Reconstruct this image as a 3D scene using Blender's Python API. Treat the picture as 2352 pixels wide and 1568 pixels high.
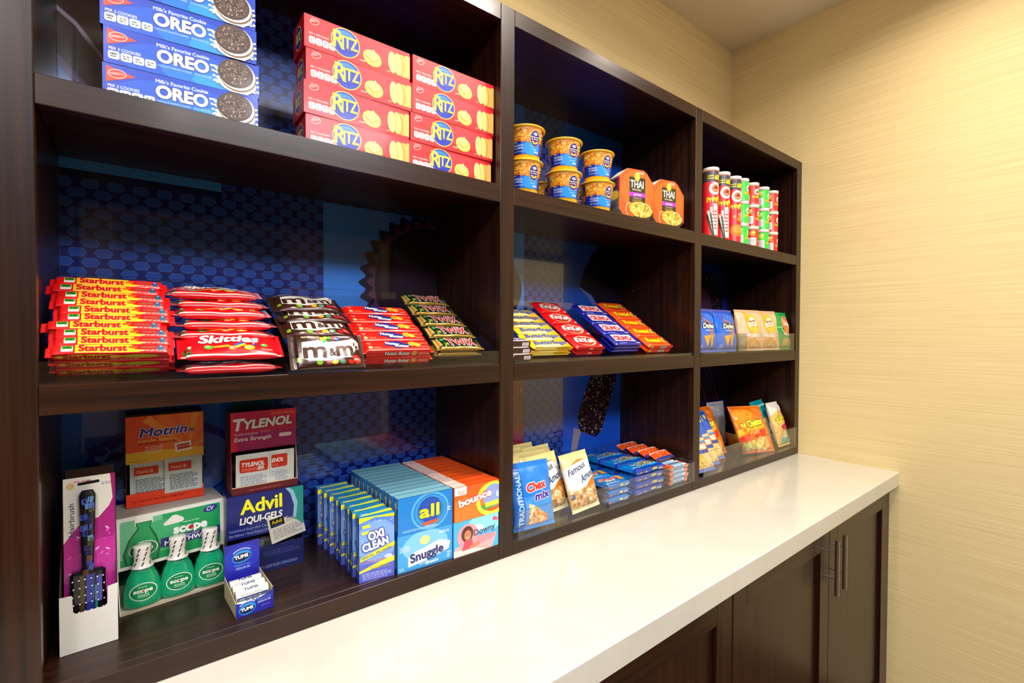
import bpy, math, random
from mathutils import Vector, Matrix, geometry
random.seed(7)
for _o in list(bpy.data.objects): bpy.data.objects.remove(_o)
scene = bpy.context.scene
COL = scene.collection
R = math.radians
S = .86                                    # metres per calibration unit (camera stands S in front of the shelf)
CAMZ = .914 + .5932*S

# ------------------------------------------------------------------ camera
yaw, pit, roll, F = .662764991, -.0172047647, .00361231295, 1102.15
f0 = Vector((math.sin(yaw), math.cos(yaw), 0)); rt = Vector((math.cos(yaw), -math.sin(yaw), 0)); u0 = Vector((0, 0, 1))
fw = f0*math.cos(pit) + u0*math.sin(pit); up = -f0*math.sin(pit) + u0*math.cos(pit)
c_, s_ = math.cos(roll), math.sin(roll)
cx = rt*c_ + up*s_                         # camera x axis
cy = -rt*s_ + up*c_
cam_data = bpy.data.cameras.new('camera'); cam = bpy.data.objects.new('camera', cam_data); COL.objects.link(cam)
M4 = Matrix.Identity(4)
for i in range(3): M4[i][0] = cx[i]; M4[i][1] = cy[i]; M4[i][2] = -fw[i]
M4[0][3], M4[1][3], M4[2][3] = 0, -S, CAMZ
cam.matrix_world = M4
cam_data.sensor_fit = 'HORIZONTAL'; cam_data.sensor_width = 36; cam_data.lens = F*36/2352
cam_data.clip_start = .02; cam_data.clip_end = 50
scene.camera = cam

# ------------------------------------------------------------------ world and lights
w = bpy.data.worlds.new('room_world'); scene.world = w; w.use_nodes = True
w.node_tree.nodes['Background'].inputs[0].default_value = (.55, .56, .62, 1)
w.node_tree.nodes['Background'].inputs[1].default_value = .25
def area(name, loc, size, power, col, target=None, size_y=None, shape='DISK', spread=180):
    l = bpy.data.lights.new(name, 'AREA'); l.shape = shape if size_y is None else 'RECTANGLE'; l.size = size
    if size_y: l.size_y = size_y
    l.energy = power; l.color = col; l.spread = R(spread)
    o = bpy.data.objects.new(name, l); COL.objects.link(o); o.location = loc
    d = (Vector(target) - Vector(loc)) if target else Vector((0, 0, -1))
    o.rotation_euler = d.to_track_quat('-Z', 'Y').to_euler()
    return o
WARM = (1, .92, .79); NEUT = (.90, .94, 1)
area('downlight_lamp', (.55, -.36, 2.745), .11, 8, WARM, spread=150)
area('downlight_lamp.001', (1.75, -.62, 2.745), .12, 4.6, WARM, spread=150)
area('downlight_lamp.002', (-.6, -1.5, 2.745), .14, 9, WARM, spread=160)
area('downlight_lamp.003', (1.1, -.80, 2.745), .14, 10, WARM, spread=160)
area('downlight_lamp.004', (.2, -2.7, 2.745), .14, 6, WARM, spread=160)
area('added_fill_lamp', (-1.0, -1.7, 2.74), 1.2, 42, NEUT, target=(-.9, -1.55, 0), size_y=.6)  # soft fill added to brighten the shelves, no real ceiling fixture
area('added_fill_lamp.001', (.7, -2.1, 2.74), 1.2, 54, NEUT, target=(.7, -1.7, 0), size_y=.6)  # second added fill, likewise without a fixture
scene.view_settings.view_transform = 'Standard'; scene.view_settings.look = 'None'
scene.view_settings.gamma = 1; scene.view_settings.use_curve_mapping = False
scene.view_settings.exposure = .55

# ------------------------------------------------------------------ colour and materials
def lin(h):
    if not isinstance(h, str): return tuple(h)
    h = h.lstrip('#'); r = [int(h[i:i+2], 16)/255 for i in (0, 2, 4)]
    return tuple(v/12.92 if v <= .04045 else ((v+.055)/1.055)**2.4 for v in r)
MATS = {}
def newmat(name):
    m = bpy.data.materials.new(name); m.use_nodes = True
    return m, m.node_tree.nodes, m.node_tree.links, m.node_tree.nodes['Principled BSDF']
def print_mat(name, rough, coat=0, metal=0, bump=0, bscale=300, spec=.5):
    m, n, l, b = newmat(name)
    a = n.new('ShaderNodeAttribute'); a.attribute_name = 'Col'
    l.new(a.outputs['Color'], b.inputs['Base Color'])
    b.inputs['Roughness'].default_value = rough; b.inputs['Metallic'].default_value = metal
    b.inputs['Coat Weight'].default_value = coat; b.inputs['Coat Roughness'].default_value = .08
    b.inputs['Specular IOR Level'].default_value = spec
    if bump:
        t = n.new('ShaderNodeTexCoord'); z = n.new('ShaderNodeTexNoise'); z.inputs['Scale'].default_value = bscale; z.inputs['Detail'].default_value = 3
        k = n.new('ShaderNodeBump'); k.inputs['Strength'].default_value = bump; k.inputs['Distance'].default_value = .002
        l.new(t.outputs['Object'], z.inputs['Vector']); l.new(z.outputs['Fac'], k.inputs['Height']); l.new(k.outputs['Normal'], b.inputs['Normal'])
    MATS[name] = m
print_mat('card', .38, .12, bump=.03, bscale=120)
print_mat('film', .3, .35, bump=.25, bscale=55)
print_mat('foil', .28, .3, metal=.25, bump=.35, bscale=60)
print_mat('matte', .75, 0, bump=.06, bscale=400)
print_mat('plastic', .25, .3)
print_mat('poster', .22, 1.0)
print_mat('metalcol', .3, 0, metal=1)
MATS['poster'].node_tree.nodes['Principled BSDF'].inputs['Coat Roughness'].default_value = .012
def solid(name, col, rough, metal=0, coat=0, noise=None):
    m, n, l, b = newmat(name)
    b.inputs['Base Color'].default_value = (*lin(col), 1); b.inputs['Roughness'].default_value = rough
    b.inputs['Metallic'].default_value = metal; b.inputs['Coat Weight'].default_value = coat; b.inputs['Coat Roughness'].default_value = .1
    MATS[name] = m
    return m, n, l, b
def grainy(name, c1, c2, scale, rough, coat=0, bump=.1, vec='Object', detail=4, lo=.35, hi=.65, dist=.001, spec=.5):
    m, n, l, b = newmat(name)
    t = n.new('ShaderNodeTexCoord'); mp = n.new('ShaderNodeMapping'); mp.inputs['Scale'].default_value = scale
    z = n.new('ShaderNodeTexNoise'); z.inputs['Scale'].default_value = 1; z.inputs['Detail'].default_value = detail; z.inputs['Roughness'].default_value = .6
    r = n.new('ShaderNodeValToRGB'); r.color_ramp.elements[0].position = lo; r.color_ramp.elements[1].position = hi
    r.color_ramp.elements[0].color = (*lin(c1), 1); r.color_ramp.elements[1].color = (*lin(c2), 1)
    k = n.new('ShaderNodeBump'); k.inputs['Strength'].default_value = bump; k.inputs['Distance'].default_value = dist
    l.new(t.outputs[vec], mp.inputs['Vector']); l.new(mp.outputs['Vector'], z.inputs['Vector']); l.new(z.outputs['Fac'], r.inputs['Fac'])
    l.new(r.outputs['Color'], b.inputs['Base Color']); l.new(z.outputs['Fac'], k.inputs['Height']); l.new(k.outputs['Normal'], b.inputs['Normal'])
    b.inputs['Roughness'].default_value = rough; b.inputs['Coat Weight'].default_value = coat; b.inputs['Coat Roughness'].default_value = .15
    b.inputs['Specular IOR Level'].default_value = spec
    MATS[name] = m
    return m, n, l, b
WD1, WD2 = '#1c0c06', '#33190c'
grainy('wood_upright', WD1, WD2, (90, 90, 2.2), .34, .12, .06, spec=.32)
grainy('wood_level', WD1, WD2, (2.2, 90, 90), .34, .12, .06, spec=.32)
grainy('wood_depth', WD1, WD2, (90, 2.2, 90), .34, .12, .06, spec=.32)
grainy('wallpaper', '#dec48c', '#eed7a0', (2.2, 2.2, 190), .8, 0, .5, detail=6, lo=.3, hi=.7, dist=.0015)
grainy('wallpaper_back', '#dec48c', '#eed7a0', (2.2, 2.2, 190), .8, 0, .5, detail=6, lo=.3, hi=.7, dist=.0015)
grainy('ceiling_paint', '#f0eae2', '#f4eee6', (6, 6, 6), .9, 0, .02)
grainy('counter_stone', '#d2cdbf', '#d8d3c6', (9, 9, 9), .16, .3, 0)
grainy('floor_wood', '#3a2417', '#5c3d27', (1.5, 14, 14), .35, .2, .05)
grainy('room_paint', '#806848', '#8a7250', (3, 3, 3), .85, 0, .03)
grainy('dark_paint', '#10101a', '#181826', (3, 3, 3), .5, 0, .03)
m, n, l, b = solid('steel', '#b9b6ae', .28, 1)
def clear(name, tint, rough=.02, ior=1.49):
    m, n, l, b = newmat(name); n.remove(b)
    out = n['Material Output']; tr = n.new('ShaderNodeBsdfTransparent'); gl = n.new('ShaderNodeBsdfGlossy'); mx = n.new('ShaderNodeMixShader'); fr = n.new('ShaderNodeFresnel')
    gm = n.new('ShaderNodeNewGeometry'); mr = n.new('ShaderNodeMapRange'); mr.inputs[3].default_value = ior; mr.inputs[4].default_value = 1/ior; l.new(gm.outputs['Backfacing'], mr.inputs[0]); l.new(mr.outputs[0], fr.inputs['IOR']); gl.inputs['Roughness'].default_value = rough; tr.inputs['Color'].default_value = (*tint, 1)
    l.new(fr.outputs[0], mx.inputs[0]); l.new(tr.outputs[0], mx.inputs[1]); l.new(gl.outputs[0], mx.inputs[2]); l.new(mx.outputs[0], out.inputs['Surface'])
    MATS[name] = m
clear('acrylic', (.985, .99, .988)); clear('acrylic_edge', (.74, .80, .77), .12); clear('blister', (.96, .96, .97), .08)
m, n, l, b = newmat('green_liquid'); MATS['green_liquid'] = m
b.inputs['Base Color'].default_value = (.02, .72, .34, 1); b.inputs['Roughness'].default_value = .06; b.inputs['Transmission Weight'].default_value = .55; b.inputs['IOR'].default_value = 1.4
b.inputs['Coat Weight'].default_value = .6
m, n, l, b = newmat('lamp_glow'); MATS['lamp_glow'] = m
b.inputs['Emission Color'].default_value = (1, .86, .66, 1); b.inputs['Emission Strength'].default_value = 6

# ------------------------------------------------------------------ mesh builder
class MB:
    def __init__(s): s.v = []; s.f = []; s.c = []; s.m = []; s.sm = []; s.names = []
    def mi(s, name):
        if name not in s.names: s.names.append(name)
        return s.names.index(name)
    def add(s, vs, fs, col='#ffffff', mat='card', smooth=False):
        o = len(s.v); s.v.extend([tuple(p) for p in vs]); k = s.mi(mat); c = lin(col)
        for f in fs: s.f.append(tuple(i+o for i in f)); s.c.append(c); s.m.append(k); s.sm.append(smooth)
        return o
    def box(s, x0, y0, z0, x1, y1, z1, col='#ffffff', mat='card', bev=0):
        if bev <= 0:
            v = [(x, y, z) for x in (x0, x1) for y in (y0, y1) for z in (z0, z1)]
            s.add(v, [(0, 1, 3, 2), (4, 6, 7, 5), (0, 4, 5, 1), (2, 3, 7, 6), (0, 2, 6, 4), (1, 5, 7, 3)], col, mat); return
        X = (x0, x1); Y = (y0, y1); Z = (z0, z1); vs = []; idx = {}
        for i in (0, 1):
            for j in (0, 1):
                for k in (0, 1):
                    sx, sy, sz = (1 if i == 0 else -1), (1 if j == 0 else -1), (1 if k == 0 else -1)
                    for a in range(3):
                        p = [X[i]+sx*bev, Y[j]+sy*bev, Z[k]+sz*bev]; p[a] = (X[i], Y[j], Z[k])[a]
                        idx[(i, j, k, a)] = len(vs); vs.append(tuple(p))
        fs = []
        for i in (0, 1): fs.append([idx[(i, 0, 0, 0)], idx[(i, 0, 1, 0)], idx[(i, 1, 1, 0)], idx[(i, 1, 0, 0)]][::(1 if i == 0 else -1)])
        for j in (0, 1): fs.append([idx[(0, j, 0, 1)], idx[(1, j, 0, 1)], idx[(1, j, 1, 1)], idx[(0, j, 1, 1)]][::(1 if j == 0 else -1)])
        for k in (0, 1): fs.append([idx[(0, 0, k, 2)], idx[(0, 1, k, 2)], idx[(1, 1, k, 2)], idx[(1, 0, k, 2)]][::(1 if k == 0 else -1)])
        for i in (0, 1):
            for j in (0, 1): fs.append([idx[(i, j, 0, 0)], idx[(i, j, 1, 0)], idx[(i, j, 1, 1)], idx[(i, j, 0, 1)]])
            for k in (0, 1): fs.append([idx[(i, 0, k, 0)], idx[(i, 1, k, 0)], idx[(i, 1, k, 2)], idx[(i, 0, k, 2)]])
        for j in (0, 1):
            for k in (0, 1): fs.append([idx[(0, j, k, 1)], idx[(1, j, k, 1)], idx[(1, j, k, 2)], idx[(0, j, k, 2)]])
        for i in (0, 1):
            for j in (0, 1):
                for k in (0, 1): fs.append([idx[(i, j, k, a)] for a in range(3)])
        s.add(vs, fs, col, mat)
    def grid(s, fn, nu, nv, col='#ffffff', mat='card', smooth=True, closeu=False):
        vs = [fn(i/nu, j/nv) for j in range(nv+1) for i in range(nu+(0 if closeu else 1))]
        W = nu if closeu else nu+1
        fs = [(j*W+i, j*W+(i+1) % W, (j+1)*W+(i+1) % W, (j+1)*W+i) for j in range(nv) for i in range(nu)]
        s.add(vs, fs, col, mat, smooth)
    def lathe(s, prof, n=28, col='#ffffff', mat='plastic', cx=0, cy=0, smooth=True):
        def fn(u, v):
            r, z = prof[int(round(v*(len(prof)-1)))]; a = 2*math.pi*u
            return (cx+r*math.cos(a), cy+r*math.sin(a), z)
        s.grid(fn, n, len(prof)-1, col, mat, smooth, True)
    def tube(s, pts, r, n=8, col='#ffffff', mat='plastic'):
        for a, b in zip(pts[:-1], pts[1:]):
            a = Vector(a); b = Vector(b); d = (b-a).normalized(); q = d.orthogonal().normalized(); t = d.cross(q)
            vs = [p+(q*math.cos(2*math.pi*i/n)+t*math.sin(2*math.pi*i/n))*r for p in (a, b) for i in range(n)]
            s.add(vs, [(i, (i+1) % n, n+(i+1) % n, n+i) for i in range(n)]+[tuple(range(n))[::-1], tuple(range(n, 2*n))], col, mat, False)
    def mesh(s, name):
        me = bpy.data.meshes.new(name); me.from_pydata(s.v, [], s.f)
        for k in s.names: me.materials.append(MATS[k])
        me.polygons.foreach_set('material_index', s.m); me.polygons.foreach_set('use_smooth', s.sm)
        a = me.color_attributes.new('Col', 'FLOAT_COLOR', 'CORNER'); buf = []
        for f, c in zip(s.f, s.c): buf.extend((*c, 1)*len(f))
        a.data.foreach_set('color', buf); me.update()
        return me
    def obj(s, name, parent=None, loc=(0, 0, 0), rot=(0, 0, 0)): return link(name, s.mesh(name), parent, loc, rot)
def link(name, data, parent=None, loc=(0, 0, 0), rot=(0, 0, 0)):
    o = bpy.data.objects.new(name, data); COL.objects.link(o)
    o.rotation_mode = 'XYZ'; o.location = loc; o.rotation_euler = rot
    if parent: o.parent = parent
    return o
def tag(o, label, cat, group=None):
    o['label'] = label; o['category'] = cat
    if group: o['group'] = group
    return o
def struct(o): o['kind'] = 'structure'; return o
def thing(name, label, cat, loc=(0, 0, 0), rot=(0, 0, 0), group=None):
    return tag(link(name, None, None, loc, rot), label, cat, group)

# ------------------------------------------------------------------ flat print: a canvas of thin coloured shapes laid on a surface
TXT = {}
def glyphs(body, off=0, shear=0):
    k = (body, off, shear)
    if k not in TXT:
        cu = bpy.data.curves.new('t', 'FONT'); cu.body = body; cu.offset = off; cu.shear = shear; cu.resolution_u = 4; cu.size = 1
        ob = bpy.data.objects.new('t', cu); me = bpy.data.meshes.new_from_object(ob)
        vs = [(p.co.x, p.co.y) for p in me.vertices]; fs = [tuple(p.vertices) for p in me.polygons]
        bpy.data.objects.remove(ob); bpy.data.curves.remove(cu); bpy.data.meshes.remove(me)
        xs = [p[0] for p in vs] or [0]; ys = [p[1] for p in vs] or [0]
        TXT[k] = (vs, fs, min(xs), max(xs), min(ys), max(ys))
    return TXT[k]
def clip(poly, ax, val, keep_less):
    out = []; n = len(poly)
    for i in range(n):
        a = poly[i]; b = poly[(i+1) % n]; da = a[ax]-val; db = b[ax]-val
        if keep_less: da = -da; db = -db
        if da >= 0: out.append(a)
        if (da > 0 and db < 0) or (da < 0 and db > 0):
            t = da/(da-db); out.append((a[0]+(b[0]-a[0])*t, a[1]+(b[1]-a[1])*t))
    return out
def cut(polys, ax, vals):
    for v in vals:
        nx = []
        for p in polys:
            lo = min(q[ax] for q in p); hi = max(q[ax] for q in p)
            if hi <= v+1e-7 or lo >= v-1e-7: nx.append(p); continue
            for k in (True, False):
                r = clip(p, ax, v, k)
                if len(r) >= 3: nx.append(r)
        polys = nx
    return polys
class Cv:
    def __init__(s, W, H, gu=(), gv=(), base=.00025, eps=.00012): s.W = W; s.H = H; s.gu = gu; s.gv = gv; s.base = base; s.eps = eps; s.items = []; s.boxes = []
    def _put(s, polys, col):
        P = []
        for p in polys:
            lo = (min(q[0] for q in p), min(q[1] for q in p)); hi = (max(q[0] for q in p), max(q[1] for q in p))
            if lo[0] < 0: p = clip(p, 0, 0, False)
            if p and hi[0] > s.W: p = clip(p, 0, s.W, True)
            if p and lo[1] < 0: p = clip(p, 1, 0, False)
            if p and hi[1] > s.H: p = clip(p, 1, s.H, True)
            if len(p) >= 3: P.append(p)
        if not P: return s
        x0 = min(q[0] for p in P for q in p); x1 = max(q[0] for p in P for q in p); y0 = min(q[1] for p in P for q in p); y1 = max(q[1] for p in P for q in p)
        L = 0
        for (a, b, c, d, k) in s.boxes:
            if x0 < b and x1 > a and y0 < d and y1 > c and k >= L: L = k+1
        s.boxes.append((x0, x1, y0, y1, L)); P = cut(cut(P, 0, s.gu), 1, s.gv); s.items.append((P, col, L)); return s
    def poly(s, pts, col):
        pts = [tuple(p) for p in pts]
        t = geometry.tessellate_polygon([[Vector((p[0], p[1], 0)) for p in pts]])
        return s._put([[pts[i] for i in f] for f in t], col)
    def rect(s, x, y, w, h, col, rot=0, r=0):
        if r:
            pts = []
            for (qx, qy, a0) in ((x+w-r, y+h-r, 0), (x+r, y+h-r, 90), (x+r, y+r, 180), (x+w-r, y+r, 270)):
                for k in range(4): a = R(a0+k*30); pts.append((qx+r*math.cos(a), qy+r*math.sin(a)))
        else: pts = [(x, y), (x+w, y), (x+w, y+h), (x, y+h)]
        if rot:
            ca, sa = math.cos(R(rot)), math.sin(R(rot)); mx, my = x+w/2, y+h/2
            pts = [(mx+(p[0]-mx)*ca-(p[1]-my)*sa, my+(p[0]-mx)*sa+(p[1]-my)*ca) for p in pts]
        return s._put([pts], col)
    def ell(s, cx, cy, rx, ry, col, rot=0, n=22):
        ca, sa = math.cos(R(rot)), math.sin(R(rot))
        return s._put([[(cx+rx*math.cos(t)*ca-ry*math.sin(t)*sa, cy+rx*math.cos(t)*sa+ry*math.sin(t)*ca) for t in [2*math.pi*i/n for i in range(n)]]], col)
    def ring(s, cx, cy, rx, ry, t, col, a0=0, a1=360, n=26, rot=0):
        P = []; ca, sa = math.cos(R(rot)), math.sin(R(rot))
        def q(a, k): x = (rx-k)*math.cos(a); y = (ry-k)*math.sin(a); return (cx+x*ca-y*sa, cy+x*sa+y*ca)
        for i in range(n):
            a = R(a0+(a1-a0)*i/n); b = R(a0+(a1-a0)*(i+1)/n); P.append([q(a, 0), q(b, 0), q(b, t), q(a, t)])
        return s._put(P, col)
    def text(s, body, x, y, h, col, w=None, bold=0, shear=0, rot=0, out=None, ow=.03, align='l', arc=0):
        vs, fs, x0, x1, y0, y1 = glyphs(body, 0, shear); n_ = max(1, len(body)); sc = h/.70
        sx = sc if w is None else w/max(1e-6, x1-x0+2*bold*.6)
        ax = x0 if align == 'l' else (x0+x1)/2
        ca, sa = math.cos(R(rot)), math.sin(R(rot)); bold = bold*.62; ow = ow*.8
        def go(off, c):
            k = 6 if off <= .035 else 9
            sh = [(0, 0)] + ([(off*math.cos(2*math.pi*i/k), off*math.sin(2*math.pi*i/k)) for i in range(k)] if off > 0 else [])
            L = None
            for j, (qx, qy) in enumerate(sh):
                def tr(p):
                    px = (p[0]-ax)*sx+qx*sc; py = p[1]*sc+qy*sc
                    if arc: py += arc*(px*px)
                    return (x+px*ca-py*sa, y+px*sa+py*ca)
                pts = [tr(p) for p in vs]; nb = len(s.boxes)
                s._put([[pts[i] for i in f] for f in fs], c)
                if len(s.boxes) > nb:                    # every copy of the letters a hair above the last one
                    P, cc, l0 = s.items[-1]
                    if L is None: L = l0
                    s.items[-1] = (P, cc, L+j*.09); a, b, d, e, _ = s.boxes[-1]; s.boxes[-1] = (a, b, d, e, L)
        if out: go(bold+ow, out)
        go(bold, col); return s
    def lines(s, x, y, w, h, n, col, rot=0, dens=.8):
        for i in range(n):
            yy = y+h-(i+.8)*h/n; xx = x; t = h/n*.45
            while xx < x+w*(.98 if i % 3 else .8):
                ww = min(random.uniform(.8, 2.6)*t*2, x+w-xx); s.items.append((cut(cut([[(xx, yy), (xx+ww, yy), (xx+ww, yy+t), (xx, yy+t)]], 0, s.gu), 1, s.gv), col, s._lay(xx, yy, ww, t))); xx += ww+t*.9
        s.boxes.append((x, x+w, y, y+h, s._lay(x, y, w, h)))
        return s
    def _lay(s, x, y, w, h):
        L = 0
        for (a, b, c, d, k) in s.boxes:
            if x < b and x+w > a and y < d and y+h > c and k >= L: L = k+1
        return L
    def clutter(s, x, y, w, h, n, cols, size, asp=1.0, mask=None, seed=1):
        rr = random.Random(seed); L0 = s._lay(x, y, w, h)
        for i in range(n):
            for _ in range(20):
                px = rr.uniform(x, x+w); py = rr.uniform(y, y+h)
                if mask is None or mask(px, py): break
            else: continue
            a = rr.uniform(0, math.pi); r1 = size*rr.uniform(.7, 1.3); r2 = r1/asp
            pts = [(px+r1*math.cos(t)*math.cos(a)-r2*math.sin(t)*math.sin(a), py+r1*math.cos(t)*math.sin(a)+r2*math.sin(t)*math.cos(a)) for t in [2*math.pi*k/7 for k in range(7)]]
            for ax, v, k in ((0, 0, False), (0, s.W, True), (1, 0, False), (1, s.H, True)):
                if pts: pts = clip(pts, ax, v, k)
            if len(pts) >= 3: s.items.append((cut(cut([pts], 0, s.gu), 1, s.gv), cols[i % len(cols)], L0+i*1.8/n))
        s.boxes.append((x, x+w, y, y+h, L0+2)); return s
    def onto(s, mb, fn, mat='card', smooth=False):
        for P, col, L in s.items:
            o = s.base+L*s.eps; vs = []; fs = []
            for p in P:
                k = len(vs); vs.extend(fn(q[0], q[1], o) for q in p); fs.append(tuple(range(k, k+len(p))))
            mb.add(vs, fs, col, mat, smooth)
def front(x0=0, z0=0, y0=0): return lambda u, v, o: (x0+u, y0-o, z0+v)
def leftf(D, z0=0): return lambda u, v, o: (-o, D-u, z0+v)
def rightf(W, z0=0): return lambda u, v, o: (W+o, u, z0+v)
def topf(H): return lambda u, v, o: (u, v, H+o)
# ------------------------------------------------------------------ room shell
XL, X1L, X1R, X2L, X2R, XR, XO = -.1017, .6374, .6764, 1.4174, 1.4568, 2.1883, 2.230
Z1, Z1B, Z2, Z2B, Z3, ZTB, ZT, ZC, ZCB = 1.7544, 1.7153, 1.3543, 1.3150, .9497, 2.116, 2.153, .914, .862
YW, YB = .3125, .303; CEIL = 2.755; XWL, YWF = -3.2, -3.9
def slab(name, a, b, mat):
    m = MB(); m.box(*a, *b, '#ffffff', mat); return struct(m.obj(name))
slab('floor', (XWL-.1, YWF-.1, -.08), (XO+.101, YW+.1, 0), 'floor_wood')
slab('ceiling', (XWL-.1, YWF-.1, CEIL), (XO+.101, YW+.1, CEIL+.08), 'ceiling_paint')
slab('wall_back', (XWL-.1, YW, 0), (XO+.101, YW+.1, CEIL), 'wallpaper_back')
slab('wall_right', (XO+.001, YWF-.1, 0), (XO+.101, YW, CEIL), 'wallpaper')
slab('wall_left', (XWL-.1, YWF-.1, 0), (XWL, YW, CEIL), 'room_paint')
slab('wall_front', (XWL, YWF-.1, 0), (XO+.001, YWF, CEIL), 'room_paint')
slab('trim_1', (XWL, YWF, 0), (XO, YWF+.015, .14), 'dark_paint')
d = MB(); d.box(-.12, YWF, .0, 1.20, YWF+.05, 2.42, '#ffffff', 'dark_paint', .004); d.box(-.02, YWF+.05, .12, 1.10, YWF+.06, 1.1, '#ffffff', 'dark_paint', .004); d.box(-.02, YWF+.05, 1.2, 1.10, YWF+.06, 2.3, '#ffffff', 'dark_paint', .004)
dr = struct(d.obj('door_1'))
h = MB(); h.tube([(1.15, YWF+.06, 1.0), (1.15, YWF+.11, 1.0), (1.03, YWF+.11, 1.0)], .01, 8, '#b9b6ae', 'metalcol'); h.obj('door_handle', dr)
for i, (x, y) in enumerate([(.55, -.36), (1.75, -.62), (-.6, -1.5), (1.1, -.80), (.2, -2.7)]):
    m = MB(); m.lathe([(.075, CEIL-.0), (.075, CEIL-.006), (.062, CEIL-.006), (.062, CEIL-.001)], 24, '#e8e4dc', 'matte', x, y)
    o = m.obj('recessed_light'); tag(o, ['round recessed ceiling light just above the snack shelves', 'round recessed ceiling light beside the right wall', 'round recessed ceiling light over the left of the room', 'round recessed ceiling light in the middle of the room', 'round recessed ceiling light near the far room wall'][i], 'light', 'recessed ceiling lights')

# ------------------------------------------------------------------ shelving unit
unit = thing('shelving_unit', 'dark espresso wood open shelving unit with nine cubbies standing on the white counter', 'shelf', (0, 0, ZC))
def part(name, a, b, mat, bev=.0012, parent=None, col='#ffffff'):
    m = MB(); ox, oy, oz = (0, 0, ZC) if parent is None else tuple(parent.location)
    m.box(a[0]-ox, a[1]-oy, a[2]-oz, b[0]-ox, b[1]-oy, b[2]-oz, col, mat, bev); return m.obj(name, parent or unit)
FD = .019
e = .006
stiles = [(XL-.125, XL), (X1L, X1R), (X2L, X2R), (XR, XO)]
for a, b in stiles: part('stile', (a, 0, ZC+.0003), (b, FD, ZT), 'wood_upright')
bays = [(XL, X1L), (X1R, X2L), (X2R, XR)]
for a, b in bays:
    for z0, z1 in ((ZC+.0003, Z3), (Z2B, Z2), (Z1B, Z1), (ZTB, ZT)): part('rail', (a+.0002, .0003, z0), (b-.0002, FD, z1), 'wood_level', .001)
part('side_panel', (XL-.03, FD+.0002, ZC+.0003), (XL-e, YB, ZT), 'wood_upright')
part('side_panel', (XR+e, FD+.0002, ZC+.0003), (XO, YB, ZT), 'wood_upright')
part('divider', (X1L+e, FD+.0002, ZC+.0003), (X1R-e, YB, ZT), 'wood_upright')
part('divider', (X2L+e, FD+.0002, ZC+.0003), (X2R-e, YB, ZT), 'wood_upright')
for a, b in bays:
    part('bottom_board', (a-e+.0004, FD+.0002, ZC+.0003), (b+e-.0004, YB, Z3), 'wood_level')
    for z0, z1 in ((Z2B, Z2), (Z1B, Z1)): part('shelf_board', (a-e+.0004, FD+.0002, z0+.018), (b+e-.0004, YB, z1), 'wood_level')
    part('top_board', (a-e+.0004, FD+.0002, ZTB+.012), (b+e-.0004, YB, ZT), 'wood_level')
# small shelf pin holes
m = MB()
for X, sg in ((X1L+e, -1), (X2L+e, -1), (XR+e, -1)):
    for zz in (1.06, 1.20, 1.46, 1.58, 1.86, 1.98):
        m.lathe([(.003, 0), (.003, .001), (.0, .001)], 8, '#8a6a50', 'metalcol')
        k = len(m.v)-8*3
        for i in range(k, len(m.v)): x, y, z = m.v[i]; m.v[i] = (X+sg*z, .25+x, zz-ZC+y)
m.obj('shelf_pin', unit)['kind'] = 'stuff'

def hexes(c, x0, x1, z0, z1, ox, oz):
    c.rect(x0-ox, z0-oz, x1-x0, z1-z0, '#0a1c6c')
    L = c._lay(x0-ox, z0-oz, x1-x0, z1-z0); PX, PZ = .0367, .0355; P1 = []; P2 = []
    def hx(cx, cz, k):
        return [(cx+a*k[0], cz+b*k[1]) for a, b in ((-1, 0), (-.62, -1), (.62, -1), (1, 0), (.62, 1), (-.62, 1))]
    i0 = int((x0+.066)/PX)-2; j0 = int((z0-1.6209)/PZ)-2
    for i in range(i0, i0+int((x1-x0)/PX)+5):
        for j in range(j0, j0+int((z1-z0)/PZ)+5):
            for s in (0, 1):
                cx = -.066+i*PX+s*PX/2; cz = 1.6209+j*PZ+s*PZ/2
                for k, P in (((.0133, .0079), P1), ((.0127, .0073), P2)):
                    p = hx(cx, cz, k)
                    for ax, v, less in ((0, x0, False), (0, x1, True), (1, z0, False), (1, z1, True)):
                        if p: p = clip(p, ax, v, less)
                    if len(p) >= 3: P.append([(q[0]-ox, q[1]-oz) for q in p])
    c.items.append((P1, '#5876b8', L)); c.items.append((P2, '#1e4aa8', L+1)); c.boxes.append((x0-ox, x1-ox, z0-oz, z1-oz, L+1))
BLUE, SKY = '#1a58d8', '#3c8cf4'
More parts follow.
